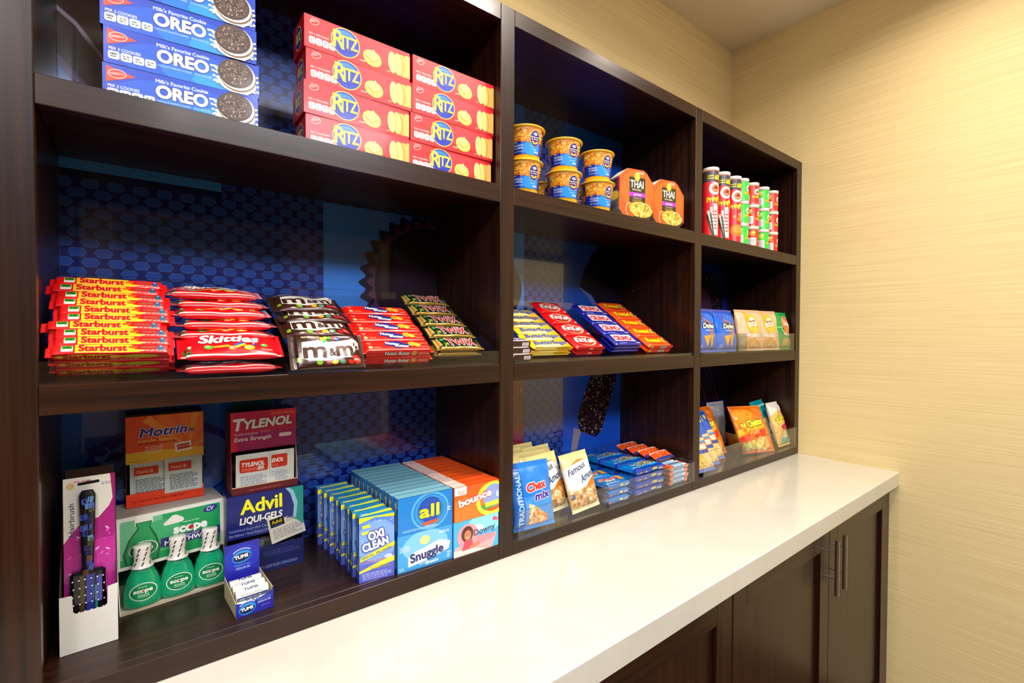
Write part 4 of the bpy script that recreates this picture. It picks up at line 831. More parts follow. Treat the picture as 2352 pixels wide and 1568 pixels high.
def hf(u, v):
    k = v*(len(prof)-1); i = min(int(k), len(prof)-2); f = k-i; z = prof[i][1]*(1-f)+prof[i+1][1]*f; a = prof[i][2]*(1-f)+prof[i+1][2]*f; b = prof[i][3]*(1-f)+prof[i+1][3]*f
    return (hx+a*math.cos(2*math.pi*u), -.0065+b*math.sin(2*math.pi*u), z)
m.grid(hf, 14, 15, '#15131c', 'plastic', True, True)
hd = Cv(.018, .125); rr = random.Random(3)
for k in range(26): hd.rect(rr.uniform(0, .011), rr.uniform(0, .115), .0065, .0085, ['#2f3a8a', '#4a5ac0', '#5a3a1c', '#1a1e50', '#5a86b8', '#3a4420'][k % 6], rr.uniform(-10, 10), .001)
hd.onto(m, lambda u, v, o: (hx-.009+u, -.0065-.0052*math.sqrt(max(.05, 1-((u-.009)/.0095)**2))-o, .098+v), 'plastic'); m.obj('handle', t_)
m = MB(); m.box(hx-.0205, -.011, .020, hx+.0205, .0005, .108, '#141016', 'plastic', .004)
hp = Cv(.036, .078); hp.rect(.008, 0, .006, .078, '#4a3a1c'); hp.rect(.016, 0, .009, .078, '#2a3490'); hp.rect(.026, 0, .003, .06, '#1c8a80'); hp.rect(.028, .034, .006, .04, '#4a48a8'); hp.onto(m, front(hx-.018, .024, -.011), 'plastic'); m.obj('brush_head', t_)
m = MB()
for i in range(6):
    for j in range(7):
        x = hx-.0175+i*.0070+(.001 if j % 2 else 0); z = .028+j*.0118
        m.tube([(x, -.011, z), (x, -.019, z)], .0004, 5, '#1a1a1a', 'plastic'); m.lathe([(.0, 0), (.0011, .0006), (.0011, .0012), (0, .0019)], 6, '#ffffff', 'plastic')
        for k in range(len(m.v)-24, len(m.v)): a, b, c2 = m.v[k]; m.v[k] = (x+a, -.0188-c2, z+b)
m.obj('bristles', t_)

# mouthwash carton and three bottles
CWd, CD, CHt = .163, .124, .1530
t_ = thing('mouthwash_carton', 'green and white mouthwash display carton with a printed header above an open cavity', 'carton', (-.0269, .1618, ZB), (0, 0, R(7.0)))
m = MB(); m.box(0, 0, 0, CWd, CD, .0012, '#c8c0b0', 'matte'); m.obj('floor_panel', t_)
m = MB(); m.box(0, CD-.0012, .0014, CWd, CD, CHt-.0014, '#2c5a40', 'matte'); m.obj('back_panel', t_)
for x, cc in ((0, '#d8d4c8'), (CWd-.0012, '#e0dccc')):
    m = MB(); q = [(x, 0, .0014), (x, CD-.0014, .0014), (x, CD-.0014, CHt-.0014), (x, .0368, CHt-.0014), (x, .0300, .066)]; q2 = [(a+.0012, b, d_) for a, b, d_ in q]; m.add(q+q2, [(4, 3, 2, 1, 0), (5, 6, 7, 8, 9), (0, 1, 6, 5), (1, 2, 7, 6), (2, 3, 8, 7), (3, 4, 9, 8), (4, 0, 5, 9)], cc, 'card')
    g = Cv(CD-.044, .055); g.rect(0, 0, CD, .055, '#2a8a50'); g.onto(m, (lambda u, v, o: (CWd-.0012-o, .040+u, .004+v)) if x else (lambda u, v, o: (.0012+o, .040+u, .004+v)), 'card'); m.obj('side_panel', t_)
m = MB(); m.box(0, .0370, CHt-.0012, CWd, CD, CHt, '#b8aca0', 'matte'); m.obj('top_panel', t_)
c = Cv(CWd-.0016, .090); c.rect(0, 0, CWd, .090, '#eeeae0'); c.rect(.005, .006, CWd-.012, .078, '#12a058', 0, .003); c.rect(.005, .016, .06, .068, '#6cc490', 0, .003); c.ell(.060, .045, .035, .030, '#3cb070'); c.rect(.005, .006, .14, .012, '#0c9a50')
c.rect(.025, .074, .026, .016, '#eeeae0'); c.poly([(.026, .078), (.050, .078), (.047, .068), (.056, .050), (.062, .028), (.058, .006), (.012, .006), (.008, .026), (.016, .050), (.029, .068)], '#0b5c34'); c.poly([(.028, .077), (.048, .077), (.045, .067), (.053, .049), (.059, .028), (.055, .008), (.015, .008), (.012, .027), (.019, .050), (.031, .067)], '#1a9a54')
c.ell(.037, .030, .021, .014, '#e8f0e4', 4); c.ell(.037, .030, .0195, .0128, '#0e7a42', 4); c.text('scope', .0225, .028, .0075, '#f4f4ec', w=.029, bold=.07)
c.poly([(.066, .066), (.070, .069), (.080, .078), (.086, .078), (.096, .071), (.098, .066), (.094, .063), (.068, .062)], '#efeae0')
c.text('scope', .082, .044, .0150, '#f6f4ec', w=.054, bold=.09, out='#0a6a38', ow=.03); c.ell(.1085, .0492, .0042, .0042, '#b41c24', 0, 16); c.lines(.096, .060, .028, .003, 1, '#c8f0d4')
c.rect(.062, .024, .094, .0165, '#2c2c74'); c.text('ORIGINAL MINT', .088, .0355, .0032, '#c8c8e8', w=.034, bold=.02); c.text('MOUTHWASH', .068, .0262, .0078, '#f2f0f4', w=.080, bold=.06); c.text('44 mL', .124, .012, .006, '#d8f4dc', w=.022, bold=.04)
c.ell(.140, .076, .012, .0062, '#2a2a8a', 12, 20); c.text('CV', .134, .0725, .0075, '#dcdcf8', w=.012, bold=.05, shear=.2)
m = MB(); m.box(.0014, .0372, CHt-.092, CWd-.0014, .0384, CHt-.0013, '#eeeae0', 'card'); c.onto(m, front(0, CHt-.0917, .0372)); m.obj('header_panel', t_)
m = MB(); m.box(.0014, .0, .0014, CWd-.0014, .0008, .004, '#b8a884', 'matte'); m.obj('front_lip', t_)
def bottle_body(u, v):
    pf = [(.0, 0), (.80, .0005), (.97, .004), (1.0, .012), (.95, .030), (.78, .050), (.52, .064), (.40, .070), (.38, .080)]
    k = v*(len(pf)-1); i = int(round(k)); s_, z = pf[i]; a = 2*math.pi*u
    ca, sa = math.cos(a), math.sin(a); sx = math.copysign(abs(ca)**.8, ca); sy = math.copysign(abs(sa)**.8, sa)
    ry = .0165 if s_ > .5 else .013+.0*s_; return (.0275*s_*sx, (.0165 if s_ > .45 else .0275)*s_*sy, z)
m = MB(); m.grid(bottle_body, 28, 8, '#0aa050', 'green_liquid', True, True); bb = m.mesh('bottle')
m = MB(); m.lathe([(.0165, .066), (.0135, .071), (.0118, .078), (.0122, .084), (.0128, .090), (.0130, .101), (.0125, .103), (.0, .1032)], 24, '#f2ece2', 'film'); 
g = Cv(.08, .0325, [.005*i for i in range(1, 16)], [.009, .015, .021], base=.0003)
for i in range(7):
    for j in range(4): g.rect(.004+i*.0115+j*.0022, .001+j*.0080, .0022, .0062, '#4a423e', -28)
def capr(z):
    for (r0, z0), (r1, z1) in zip([(.0165, .066), (.0135, .071), (.0118, .078), (.0122, .084), (.0128, .090)], [(.0135, .071), (.0118, .078), (.0122, .084), (.0128, .090), (.0130, .106)]):
        if z0 <= z <= z1: return r0+(r1-r0)*(z-z0)/(z1-z0)
    return .013
g.onto(m, lambda u, v, o: ((capr(.069+v)+o)*math.sin((u-.04)/.0128), -(capr(.069+v)+o)*math.cos((u-.04)/.0128), .069+v), 'film', True); bc = m.mesh('bottle_cap')
g = Cv(.040, .030, [.005*i for i in range(1, 8)], [.01, .02], base=.0006); g.ell(.02, .015, .0195, .0145, '#eef4ea', 0, 30); g.ell(.02, .015, .0182, .0132, '#0c8a4a', 0, 30); g.text('scope', .0065, .0145, .0062, '#f4f4ec', w=.027, bold=.08); g.ell(.0195, .0166, .0016, .0016, '#c42028', 0, 12); g.lines(.012, .006, .016, .006, 3, '#d8f0dc'); g.lines(.013, .0225, .013, .002, 1, '#d8f0dc')
m = MB(); g.onto(m, lambda u, v, o: (u-.02, -.0165*(1.0-.12*((v)/.03))*math.sqrt(max(.1, 1-((u-.02)/.030)**2))-o-.0002, .012+v), 'card', True); bl = m.mesh('bottle_label')
ca, sa = math.cos(R(7)), math.sin(R(7))
for i, lx in enumerate((.030, .0810, .1315)):
    X = -.0269+lx*ca-(-.0)*sa; Y = .1618+lx*sa
    o = put('mouthwash_bottle', bb, 'small green mouthwash bottle with a white wrapped cap, %s of three' % ('left', 'middle', 'right')[i], 'bottle', 'green mouthwash bottles in the carton', (X+.001, Y+.0195, ZB+.0016), (4, 6, 2)[i], (-2, -1, -1)[i])
    link('cap', bc, o); link('label_oval', bl, o)

# medicine sachet dispensers
def sachet(W, H, base, design, name):
    p = Pillow(W, H, .003, p=3, crimp=.003, nu=10, nv=8, wr=.0004, seed=3, q=3); design.items = [(cut(cut(P, 0, p.us[1:-1]), 1, p.vs[1:-1]), q_, L+3) for P, q_, L in design.items]; return p.build(base, [design], STAND, 'foil').mesh(name)
# ibuprofen (orange) on the mouthwash carton
zt = ZB+CHt+.0004
W, D, H = .119, .050, .166
t_ = thing('orange_tablet_dispenser', 'orange and yellow ibuprofen sachet dispenser standing on the mouthwash carton', 'dispenser', (-.0185, .2475, zt), (0, 0, R(1.5)))
m = MB(); m.box(0, 0, .0802, W, D, H, '#c8420c', 'card', .0006)
c = Cv(W, .0858); c.rect(0, 0, W, .0858, '#e8501a'); c.poly([(0, 0), (W, 0), (W, .018), (.06, .022), (0, .020)], '#f0b81c'); c.poly([(.045, .0858), (.06, .0858), (.118, .0858), (.119, .02), (.09, .018), (.05, .02)], '#f0742a')
for k in range(5): a = 20+k*28; c.poly([(.095, .02), (.095+.09*math.cos(R(a)), .02+.09*math.sin(R(a))), (.095+.09*math.cos(R(a+10)), .02+.09*math.sin(R(a+10)))], ['#f4923a', '#f0603a'][k % 2])
c.text('Motrin', .020, .047, .0155, '#28289a', w=.074, bold=.05, shear=.22, out='#e8e4f8', ow=.05, rot=2); c.text('IB', .096, .050, .006, '#28289a', w=.008, bold=.05); c.text('Ibuprofen Tablets', .018, .038, .0052, '#f8c83c', w=.050, bold=.03); c.lines(.018, .033, .066, .0035, 1, '#7a2a10'); c.lines(.028, .016, .026, .014, 4, '#f0d0b0')
c.rect(.073, .014, .026, .017, '#f0ece4', 6); c.rect(.076, .0175, .020, .010, '#c82838', 6); c.text('Motrin IB', .0775, .021, .003, '#f0d8e0', w=.017, rot=6); c.ell(.104, .022, .008, .0026, '#f08040', 12); c.ell(.110, .027, .007, .0024, '#f08848', 12); c.lines(.004, .003, .030, .002, 1, '#6a4a10')
c.onto(m, front(0, .0802)); m.box(.001, .002, H, W-.001, D-.002, H+.003, '#201610', 'matte'); m.obj('upper_box', t_)
m = MB(); m.box(0, .0, .0005, W, .0014, .025, '#e03a10', 'card'); c = Cv(W, .025); c.lines(.008, .008, .10, .005, 1, '#9a200c'); c.onto(m, front(0, 0)); m.obj('front_lip', t_)
m = MB(); m.box(0, .0016, 0, .0012, D, .080, '#2a1a12', 'matte'); m.box(W-.0012, .0016, 0, W, D, .080, '#2a1a12', 'matte'); m.box(.0014, D-.0012, 0, W-.0014, D, .080, '#2a1a12', 'matte'); m.obj('side_panel', t_)
g = Cv(.060, .066); g.lines(.008, .006, .044, .030, 9, '#5f6a74'); g.rect(.006, .042, .036, .015, '#c83a1c'); g.text('Motrin IB', .010, .046, .006, '#e8a890', w=.024, bold=.03)
me = sachet(.060, .066, '#c4ccc8', g, 'sachet')
put('tablet_sachet', me, 'silver ibuprofen sachet, left of two in the orange dispenser', 'sachet', 'silver sachets in the orange dispenser', (-.013, .2535, zt+.015), 1.5); put('tablet_sachet', me, 'silver ibuprofen sachet, right of two in the orange dispenser', 'sachet', 'silver sachets in the orange dispenser', (.038, .2500, zt+.0165), 1.5)
# liquid gel dispenser (navy)
W, D, H = .137, .085, .160
t_ = thing('navy_capsule_dispenser', 'navy and teal capsule sachet dispenser with big yellow letters on the shelf board', 'dispenser', (.1300, .181, ZB), (0, 0, R(-.2)))
m = MB(); m.box(0, 0, .078, W, D, H, '#141c5c', 'card', .0006)
c = Cv(W, .082); c.rect(0, 0, W, .082, '#16206c'); c.poly([(.105, .082), (W, .082), (W, .0), (.115, .0), (.122, .03), (.118, .062)], '#0c8a78'); c.poly([(.103, .082), (.112, .07), (.119, .045), (.117, .02), (.123, .02), (.126, .05), (.118, .075), (.110, .082)], '#8ab8c8')
c.text('Advil', .024, .046, .0265, '#f4ee20', w=.074, bold=.045, out='#0c1040', ow=.02, rot=1); c.text('LIQUI-GELS', .022, .026, .0125, '#f0eed8', w=.076, bold=.05, shear=.15, rot=1); c.text('Solubilized Ibuprofen Capsules', .004, .014, .0052, '#7a8ac0', w=.078, bold=.01); c.text('Pain Reliever / Fever Reducer (NSAID)', .004, .005, .0050, '#8a98c8', w=.078, bold=.01)
c.onto(m, front(0, .078)); m.obj('upper_box', t_)
m = MB(); m.box(0, .0, .0, W, .0016, .052, '#101a54', 'card'); c = Cv(W, .052); c.text('20 PACKETS OF 2 LIQUID FILLED CAPSULES EACH', .030, .008, .0055, '#8a94c4', w=.095); c.lines(.062, .030, .07, .012, 3, '#3a4484'); c.onto(m, front()); m.obj('front_lip', t_)
m = MB(); m.box(0, .0018, 0, .0012, D, .0778, '#101848', 'matte'); m.box(W-.0012, .0018, 0, W, D, .0778, '#101848', 'matte'); m.box(.0014, D-.0012, 0, W-.0014, D, .0778, '#101848', 'matte'); m.obj('side_panel', t_)
g = Cv(.062, .062); g.lines(.006, .006, .05, .030, 7, '#6a7078')
mf = sachet(.062, .062, '#56585c', g, 'dark_sachet')
for k in range(5): put('dark_sachet', mf, 'dark silver capsule sachet packed in the navy dispenser opening, %s' % FRO[k], 'sachet', 'dark sachets in the navy dispenser', (.1335+.007*(k % 3)+(.05 if k % 2 else 0), .186+.011*k, ZB+.003), 0, -3)
g = Cv(.066, .052); g.rect(.004, .030, .026, .016, '#161616'); g.text('Advil', .007, .036, .007, '#d8c020', w=.019, bold=.03); g.lines(.007, .0315, .018, .003, 1, '#3a54b0'); g.lines(.006, .006, .054, .020, 5, '#9a9a94'); g.lines(.034, .032, .026, .012, 3, '#a8a8a0')
me = sachet(.066, .052, '#d6d0c4', g, 'white_sachet')
put('white_capsule_sachet', me, 'white crinkled capsule sachet sticking out of the navy dispenser', 'sachet', None, (.2060, .172, ZB+.056), 6, -12, -8)
# acetaminophen dispenser (crimson) on top of the navy one
z2 = ZB+.160+.0004; W, D, H = .119, .070, .158
t_ = thing('crimson_tablet_dispenser', 'crimson acetaminophen sachet dispenser standing on the navy dispenser', 'dispenser', (.1395, .1935, z2), (0, 0, R(1)))
m = MB(); m.box(0, .004, .082, W, D, H, '#5a1420', 'card', .0006)
c = Cv(W, .076); c.rect(0, 0, W, .076, '#c0184c'); c.rect(0, 0, W, .034, '#a81c68'); c.poly([(0, 0), (.012, 0), (.006, .076), (0, .076)], '#e01c2c'); c.rect(.07, .06, .049, .016, '#d81c3c')
c.text('See New Warning', .072, .0665, .0050, '#f08a4a', w=.043, bold=.02); c.text('T', .006, .041, .0215, '#ece8ec', w=.021, bold=.07, shear=.2, rot=2); c.text('YLENOL', .024, .0425, .0165, '#ece8ec', w=.088, bold=.07, shear=.2, rot=2, out='#4a1030', ow=.03); c.text('Acetaminophen', .006, .0305, .0060, '#e0a0cc', w=.042, bold=.02); c.lines(.052, .032, .018, .005, 2, '#d890c0'); c.text('Extra Strength', .006, .0195, .0072, '#f0e0ee', w=.066, bold=.05, shear=.2); c.rect(.086, .020, .024, .0075, '#f0e4ea', 0, .0035)
c.onto(m, front(0, .082, .004)); m.obj('upper_box', t_)
m = MB(); m.box(-.0, -.008, .0, W, -.0066, .014, '#5a1018', 'card'); m.box(0, -.0064, 0, W, .004, .0012, '#4a1018', 'matte'); c = Cv(W, .014); c.lines(.03, .004, .07, .005, 1, '#a04030'); c.onto(m, front(0, 0, -.008)); m.box(-.0, -.0084, .0142, W, -.006, .0154, '#d0b088', 'matte'); m.obj('front_lip', t_)
m = MB()
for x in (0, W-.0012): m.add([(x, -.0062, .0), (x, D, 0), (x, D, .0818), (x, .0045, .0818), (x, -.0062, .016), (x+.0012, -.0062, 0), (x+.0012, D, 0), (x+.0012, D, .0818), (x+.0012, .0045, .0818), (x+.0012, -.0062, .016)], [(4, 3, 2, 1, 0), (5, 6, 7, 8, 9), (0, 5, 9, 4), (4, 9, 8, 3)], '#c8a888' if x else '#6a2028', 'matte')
m.box(.0014, D-.0012, 0, W-.0014, D, .0818, '#4a141c', 'matte'); m.obj('side_panel', t_)
g = Cv(.105, .074); g.rect(.0, .0, .105, .074, '#cfd2cc'); g.rect(.006, .038, .050, .026, '#c82c14', 0, .004); g.text('TYLENOL', .010, .050, .0078, '#f0e0d8', w=.040, bold=.06, shear=.15); g.lines(.010, .041, .04, .006, 2, '#f08a70'); g.lines(.008, .006, .046, .026, 8, '#7a84a8'); g.rect(.0585, 0, .001, .074, '#a8aca8'); g.rect(.062, .040, .030, .026, '#c82c14', 0, .003); g.text('ENOL', .063, .051, .0078, '#f0e0d8', w=.022, bold=.06, shear=.15); g.lines(.063, .043, .026, .005, 2, '#f08a70'); g.lines(.062, .010, .030, .024, 7, '#8a94b4')
me = sachet(.105, .074, '#cfd2cc', g, 'wide_sachet')
put('acetaminophen_sachet', me, 'white and red double sachet leaning out of the crimson dispenser', 'sachet', None, (.1465, .1915, z2+.0035), 1, 3)
# antacid roll tray
t_ = thing('antacid_tray', 'small blue tray carton with a raised header, in front of the navy dispenser', 'carton', (.1248, .0388, ZB), (0, 0, R(3.7)))
W, D = .0575, .088
m = MB(); m.box(0, 0, 0, W, .001, .020, '#2226a0', 'card'); m.add([(0, 0, .020), (W, 0, .020), (W, 0, .034), (W*.9, 0, .0275), (W*.6, 0, .0225), (W*.2, 0, .0215), (0, 0, .024), (0, .001, .020), (W, .001, .020), (W, .001, .034), (W*.9, .001, .0275), (W*.6, .001, .0225), (W*.2, .001, .0215), (0, .001, .024)], [(0, 1, 2, 3, 4, 5, 6), (13, 12, 11, 10, 9, 8, 7), (2, 9, 10, 3), (3, 10, 11, 4), (4, 11, 12, 5), (5, 12, 13, 6)], '#2226a0', 'card')
def tums(c, x, y, s):
    c.ell(x, y, .0145*s, .0105*s, '#1c6ac8', 10, 24); c.ell(x, y, .0125*s, .0088*s, '#3aa0e0', 10, 24); c.ell(x, y-.001*s, .0118*s, .0065*s, '#101a4a', 8, 24); c.text('TUMS', x-.0098*s, y-.0030*s, .0052*s, '#f4f4f0', w=.0196*s, bold=.09, rot=4)
    c.ring(x+.001*s, y-.002*s, .018*s, .0155*s, .0016*s, '#c8c8e8', 50, 140, 8)
c = Cv(W, .034); tums(c, .017, .0115, .95); c.text('Peppermint', .032, .0195, .003, '#6aa0e8', w=.022, rot=3); c.text('REGULAR 500', .033, .0145, .0032, '#c0c8f0', w=.020, rot=3, bold=.03); c.lines(.038, .008, .014, .002, 1, '#b07ad0'); c.onto(m, front()); m.obj('front_panel', t_)
m = MB()
for x in (0, W-.001):
    m = MB(); m.add([(x, .0012, 0), (x, D, 0), (x, D, .036), (x, .0012, .034 if x else .024), (x+.001, .0012, 0), (x+.001, D, 0), (x+.001, D, .036), (x+.001, .0012, .034 if x else .024)], [(0, 3, 2, 1), (4, 5, 6, 7), (3, 7, 6, 2)], '#c8b890', 'matte')
    m.obj('side_panel', t_)
m = MB(); m.box(0, D, 0, W, D+.001, .090, '#2222a0', 'card'); c = Cv(W, .055); c.rect(0, 0, W, .055, '#2226a4'); c.ell(.028, .028, .03, .024, '#2430b8'); tums(c, .028, .030, 1.15); c.text('Peppermint', .016, .0135, .0034, '#6aa8e8', w=.026); c.text('REGULAR 500', .019, .0075, .0036, '#b0c0f0', w=.022, bold=.03); c.onto(m, front(0, .0350, D)); m.obj('header_panel', t_)
m = MB(); m.box(.0012, .0012, 0, W-.0012, D-.0002, .001, '#b8a880', 'matte'); m.obj('floor_panel', t_)
m = MB(); r = .0092
m.grid(lambda u, v: (v*.050, r*math.cos(2*math.pi*u), r+r*math.sin(2*math.pi*u)), 18, 1, '#e4e6da', 'film', True, True)
for x in (0, .050): m.add([(x, r*math.cos(2*math.pi*i/18), r+r*math.sin(2*math.pi*i/18)) for i in range(18)], [tuple(range(18))], '#d4d8cc', 'film')
c = Cv(.048, .03, (), [.003*i for i in range(1, 10)]); c.rect(.0, .002, .048, .006, '#2c3a80'); c.lines(.004, .003, .04, .004, 1, '#c8d0e8'); c.rect(.010, .0105, .022, .005, '#e8e8dc'); c.text('TUMS', .012, .018, .006, '#3a4a7a', w=.022, bold=.05); c.lines(.006, .010, .034, .005, 2, '#9aa890')
c.onto(m, lambda u, v, o: (u+.001, -(r+o)*math.cos((v-.008)/r), r+(r+o)*math.sin((v-.008)/r)), 'film', True); me = m.mesh('antacid_roll')
ca, sa = math.cos(R(3.7)), math.sin(R(3.7)); n_ = 0
for k, (ly, lz) in enumerate(((.012, .0012), (.033, .0012), (.054, .0012), (.0755, .0012), (.0225, .0168), (.0435, .0168), (.065, .0168))):
    put('antacid_roll', me, 'white paper antacid roll in the blue tray, %s layer, %s' % ('top' if k > 3 else 'bottom', ('front', 'middle', 'back')[k-4] if k > 3 else FRO[k]), 'candy roll', 'antacid rolls in the blue tray', (.1248+.0035*ca-ly*sa, .0388+ly*ca+.0035*sa, ZB+lz), 3.7)

# laundry boxes
W, H, D = .0672, .1247, .0290
c = Cv(W, H); c.rect(0, 0, W, H, '#5a86d8'); c.ell(.034, .075, .04, .04, '#7aa4e8'); c.rect(0, 0, W, .034, '#5560c8'); c.poly([(0, .1247), (W, .1247), (W, .117), (.03, .1215), (0, .113)], '#f0ee28'); c.rect(.0, .1235, W, .0015, '#3a9ad0')
c.clutter(.0, .06, W, .055, 70, ['#c8dcf8', '#88b0f0', '#e8f4ff'], .0009, 1, seed=9); c.rect(.006, .103, .014, .006, '#f4ee3a', 3); c.rect(.005, .091, .014, .006, '#c8e04a', 3)
c.text('OXI', .019, .078, .0155, '#f6f4fa', w=.030, bold=.08, rot=10, out='#2a2a90', ow=.09); c.text('CLEAN', .008, .058, .0150, '#f6f4fa', w=.050, bold=.08, rot=10, out='#2a2a90', ow=.09)
c.poly([(.002, .048), (W, .068), (W, .060), (.002, .040)], '#f8f02a'); c.text('VERSATILE   POLYVALENT', .004, .0435, .0045, '#202070', w=.060, rot=13, bold=.03); c.lines(.004, .036, .05, .004, 1, '#e04a28'); c.poly([(.0, .018), (W, .030), (W, .040), (.045, .036), (0, .022)], '#f2ee30'); c.ell(.055, .042, .008, .004, '#c8c8e8'); c.lines(.006, .003, .055, .014, 4, '#b8bcf0'); c.lines(.02, .022, .04, .006, 2, '#a8a018')
lf = Cv(D, H); lf.rect(0, 0, D, H, '#1c4f9c'); lf.rect(.018, .02, .008, .025, '#c8c48a'); lf.lines(.018, .02, .008, .025, 6, '#4a5a7a'); lf.rect(.010, .02, .016, .006, '#d8d82a'); lf.ell(.013, .085, .006, .018, '#8a86b8', 20)
tp = Cv(W, D); tp.rect(0, 0, W, D, '#1a86c0'); tp.poly([(.0, .004), (W, .012), (W, .026), (.010, .010)], '#f0ee28'); tp.lines(.006, .010, .014, .006, 2, '#e8f0f8')
oxi = carton(W, D, H, '#2a6ab0', c, lf, None, tp).mesh('stain_remover_box')
for i in range(8):
    y = .0250+i*.0312; put('stain_remover_box', oxi, 'slim blue and yellow stain remover box, %s in its row' % FRO[i], 'laundry box', 'blue and yellow stain remover boxes in a row', (.3265-(.0, .001, -.001, .0015, .0005, .004, .006, .010)[i]-.0004*i, y, ZB), (-8, -7, -7, -6, -7, -6, -7, -7)[i])
W, H, D = .1205, .0735, .0228
def rowof(name, me, desc, grp, x0, y0, z, n, drift, rz, d):
    for i in range(n): put(name, me, '%s, %s in its row' % (desc, FRO[i]), 'laundry box', grp, (x0+drift*i+random.uniform(-.0008, .0008), y0+i*(d+.0004), z), rz)
c = Cv(W, H); c.rect(0, 0, W, H, '#1c7ed0'); c.ring(.070, .038, .042, .038, .004, '#5ab0ec', 0, 360, 34); c.ring(.070, .038, .034, .031, .003, '#3a9ae0', 0, 360, 30); c.ell(.069, .041, .0245, .0255, '#1a3a9a', 0, 30); c.ell(.069, .041, .0232, .0242, '#244cb0', 0, 30); c.text('all', .0465, .027, .0245, '#f8ee20', w=.046, bold=.06, out='#102a70', ow=.03); c.rect(.052, .011, .036, .0065, '#e8542a', 4, .003); c.lines(.010, .004, .07, .005, 2, '#a8d4f4'); c.lines(.058, .005, .03, .004, 2, '#d8ecfa'); c.lines(.108, .03, .008, .01, 2, '#d8ecfa')
lf = Cv(D, H); lf.rect(0, 0, D, H, '#1660a8'); lf.rect(.007, .008, .009, .056, '#e8dcd0'); lf.lines(.007, .008, .009, .056, 16, '#5a3a3a')
tp = Cv(W, D); tp.rect(0, 0, W, D, '#7ab0c0'); tp.rect(0, 0, W, .0022, '#2a74b8')
rowof('dryer_sheet_box', carton(W, D, H, '#1870c0', c, lf, None, tp).mesh('dryer_sheet_box'), 'bright blue dryer sheet box with a yellow word', 'bright blue dryer sheet boxes, upper row', .3985, .0125, ZB+.0740, 11, -.0003, -2.5, D)
c = Cv(W, H); c.rect(0, 0, W, H, '#3c9ce0'); c.ell(.06, .045, .05, .03, '#7cc0ee'); c.poly([(.022, .008), (.060, .012), (.112, .024), (.116, .040), (.090, .048), (.060, .040), (.030, .034), (.022, .026)], '#f2f2f4'); c.text('Snuggle', .028, .015, .0170, '#2c3470', w=.074, bold=.07, rot=6)
c.text('Fabric Softener', .046, .0065, .0038, '#e8f4fc', w=.020); c.text('Sheets', .060, .004, .0070, '#e8f4fc', w=.028, bold=.04, rot=3); c.ell(.058, .055, .011, .009, '#f4dc8a'); c.lines(.004, .040, .022, .012, 4, '#d0e8f8'); c.lines(.090, .060, .024, .006, 2, '#e8f4fc'); c.lines(.108, .006, .009, .014, 3, '#d8ecfa'); c.lines(.003, .003, .012, .008, 2, '#c8e4f8')
rowof('softener_sheet_box', carton(W, D, H, '#2e8cd6', c, lf).mesh('softener_sheet_box'), 'light blue softener sheet box with white banner', 'light blue softener sheet boxes, lower row', .3985, .0125, ZB, 11, -.0003, -2.5, D)
W, D = .1150, .0250
c = Cv(W, H); c.rect(0, 0, W, H, '#f4601c'); c.ell(.03, .02, .05, .03, '#f07a28'); c.ring(.098, .034, .044, .038, .010, '#f8e040', 0, 360, 34); c.ell(.100, .040, .028, .026, '#8aa0dc', 0, 26); c.poly([(.065, .022), (.115, .030), (.115, .018), (.075, .012)], '#3aa04a'); c.rect(.078, .018, .036, .010, '#f4f03a', 4); c.text('bounce', .012, .031, .0150, '#fbf4f0', w=.086, bold=.09, rot=8, out='#e0281c', ow=.08); c.rect(.0, .056, .030, .0175, '#f2e8e0'); c.lines(.008, .058, .016, .008, 3, '#d8706a'); c.rect(.108, .036, .005, .012, '#e8ecf8')
tp = Cv(W, D); tp.rect(0, 0, W, D, '#e8541c'); tp.rect(0, 0, .030, D, '#f0dcd0'); tp.rect(0, 0, W, .0016, '#c84014'); tp.lines(.004, .006, .022, .012, 3, '#d8a0a0')
rowof('orange_dryer_sheet_box', carton(W, D, H, '#d84a14', c, None, None, tp).mesh('orange_dryer_sheet_box'), 'orange dryer sheet box with white letters', 'orange dryer sheet boxes, upper row', .5215, .0035, ZB+.0740, 10, .0000, -.6, D)
c = Cv(W, H); c.rect(0, 0, W, H, '#4ab0e4'); c.ell(.085, .060, .05, .022, '#8ad8ec'); c.ell(.06, .050, .016, .008, '#e4f4f8'); c.poly([(.0, .0), (.098, 0), (.110, .030), (.060, .034), (.004, .020)], '#f0a8ae'); c.poly([(0, 0), (.085, 0), (.05, .010), (0, .014)], '#f4d4cc'); c.poly([(.052, .012), (.106, .022), (.104, .032), (.060, .034)], '#ee8e98')
c.ell(.034, .040, .026, .026, '#ee9aa2'); c.ell(.033, .044, .015, .017, '#5a2a1c', 0, 20); c.ell(.034, .041, .0088, .0110, '#c8805c', 0, 18); c.poly([(.020, .010), (.048, .012), (.046, .028), (.038, .032), (.026, .030)], '#e04a5c'); c.ell(.052, .016, .014, .004, '#c8805c', 10); c.ell(.0310, .0425, .0012, .0009, '#2a1410'); c.ell(.0372, .0428, .0012, .0009, '#2a1410'); c.ring(.034, .0375, .004, .003, .001, '#fff0e8', 200, 340, 6)
c.text('Downy', .050, .036, .0125, '#2c3468', w=.056, bold=.03, rot=4); c.ell(.104, .062, .005, .0045, '#e84a70'); c.ell(.110, .060, .0045, .004, '#f06a88')
rowof('fabric_sheet_box', carton(W, D, H, '#3aa0dc', c).mesh('fabric_sheet_box'), 'pale blue and pink fabric sheet box', 'pale blue and pink fabric sheet boxes, lower row', .5215, .0035, ZB, 10, .0000, -.6, D)

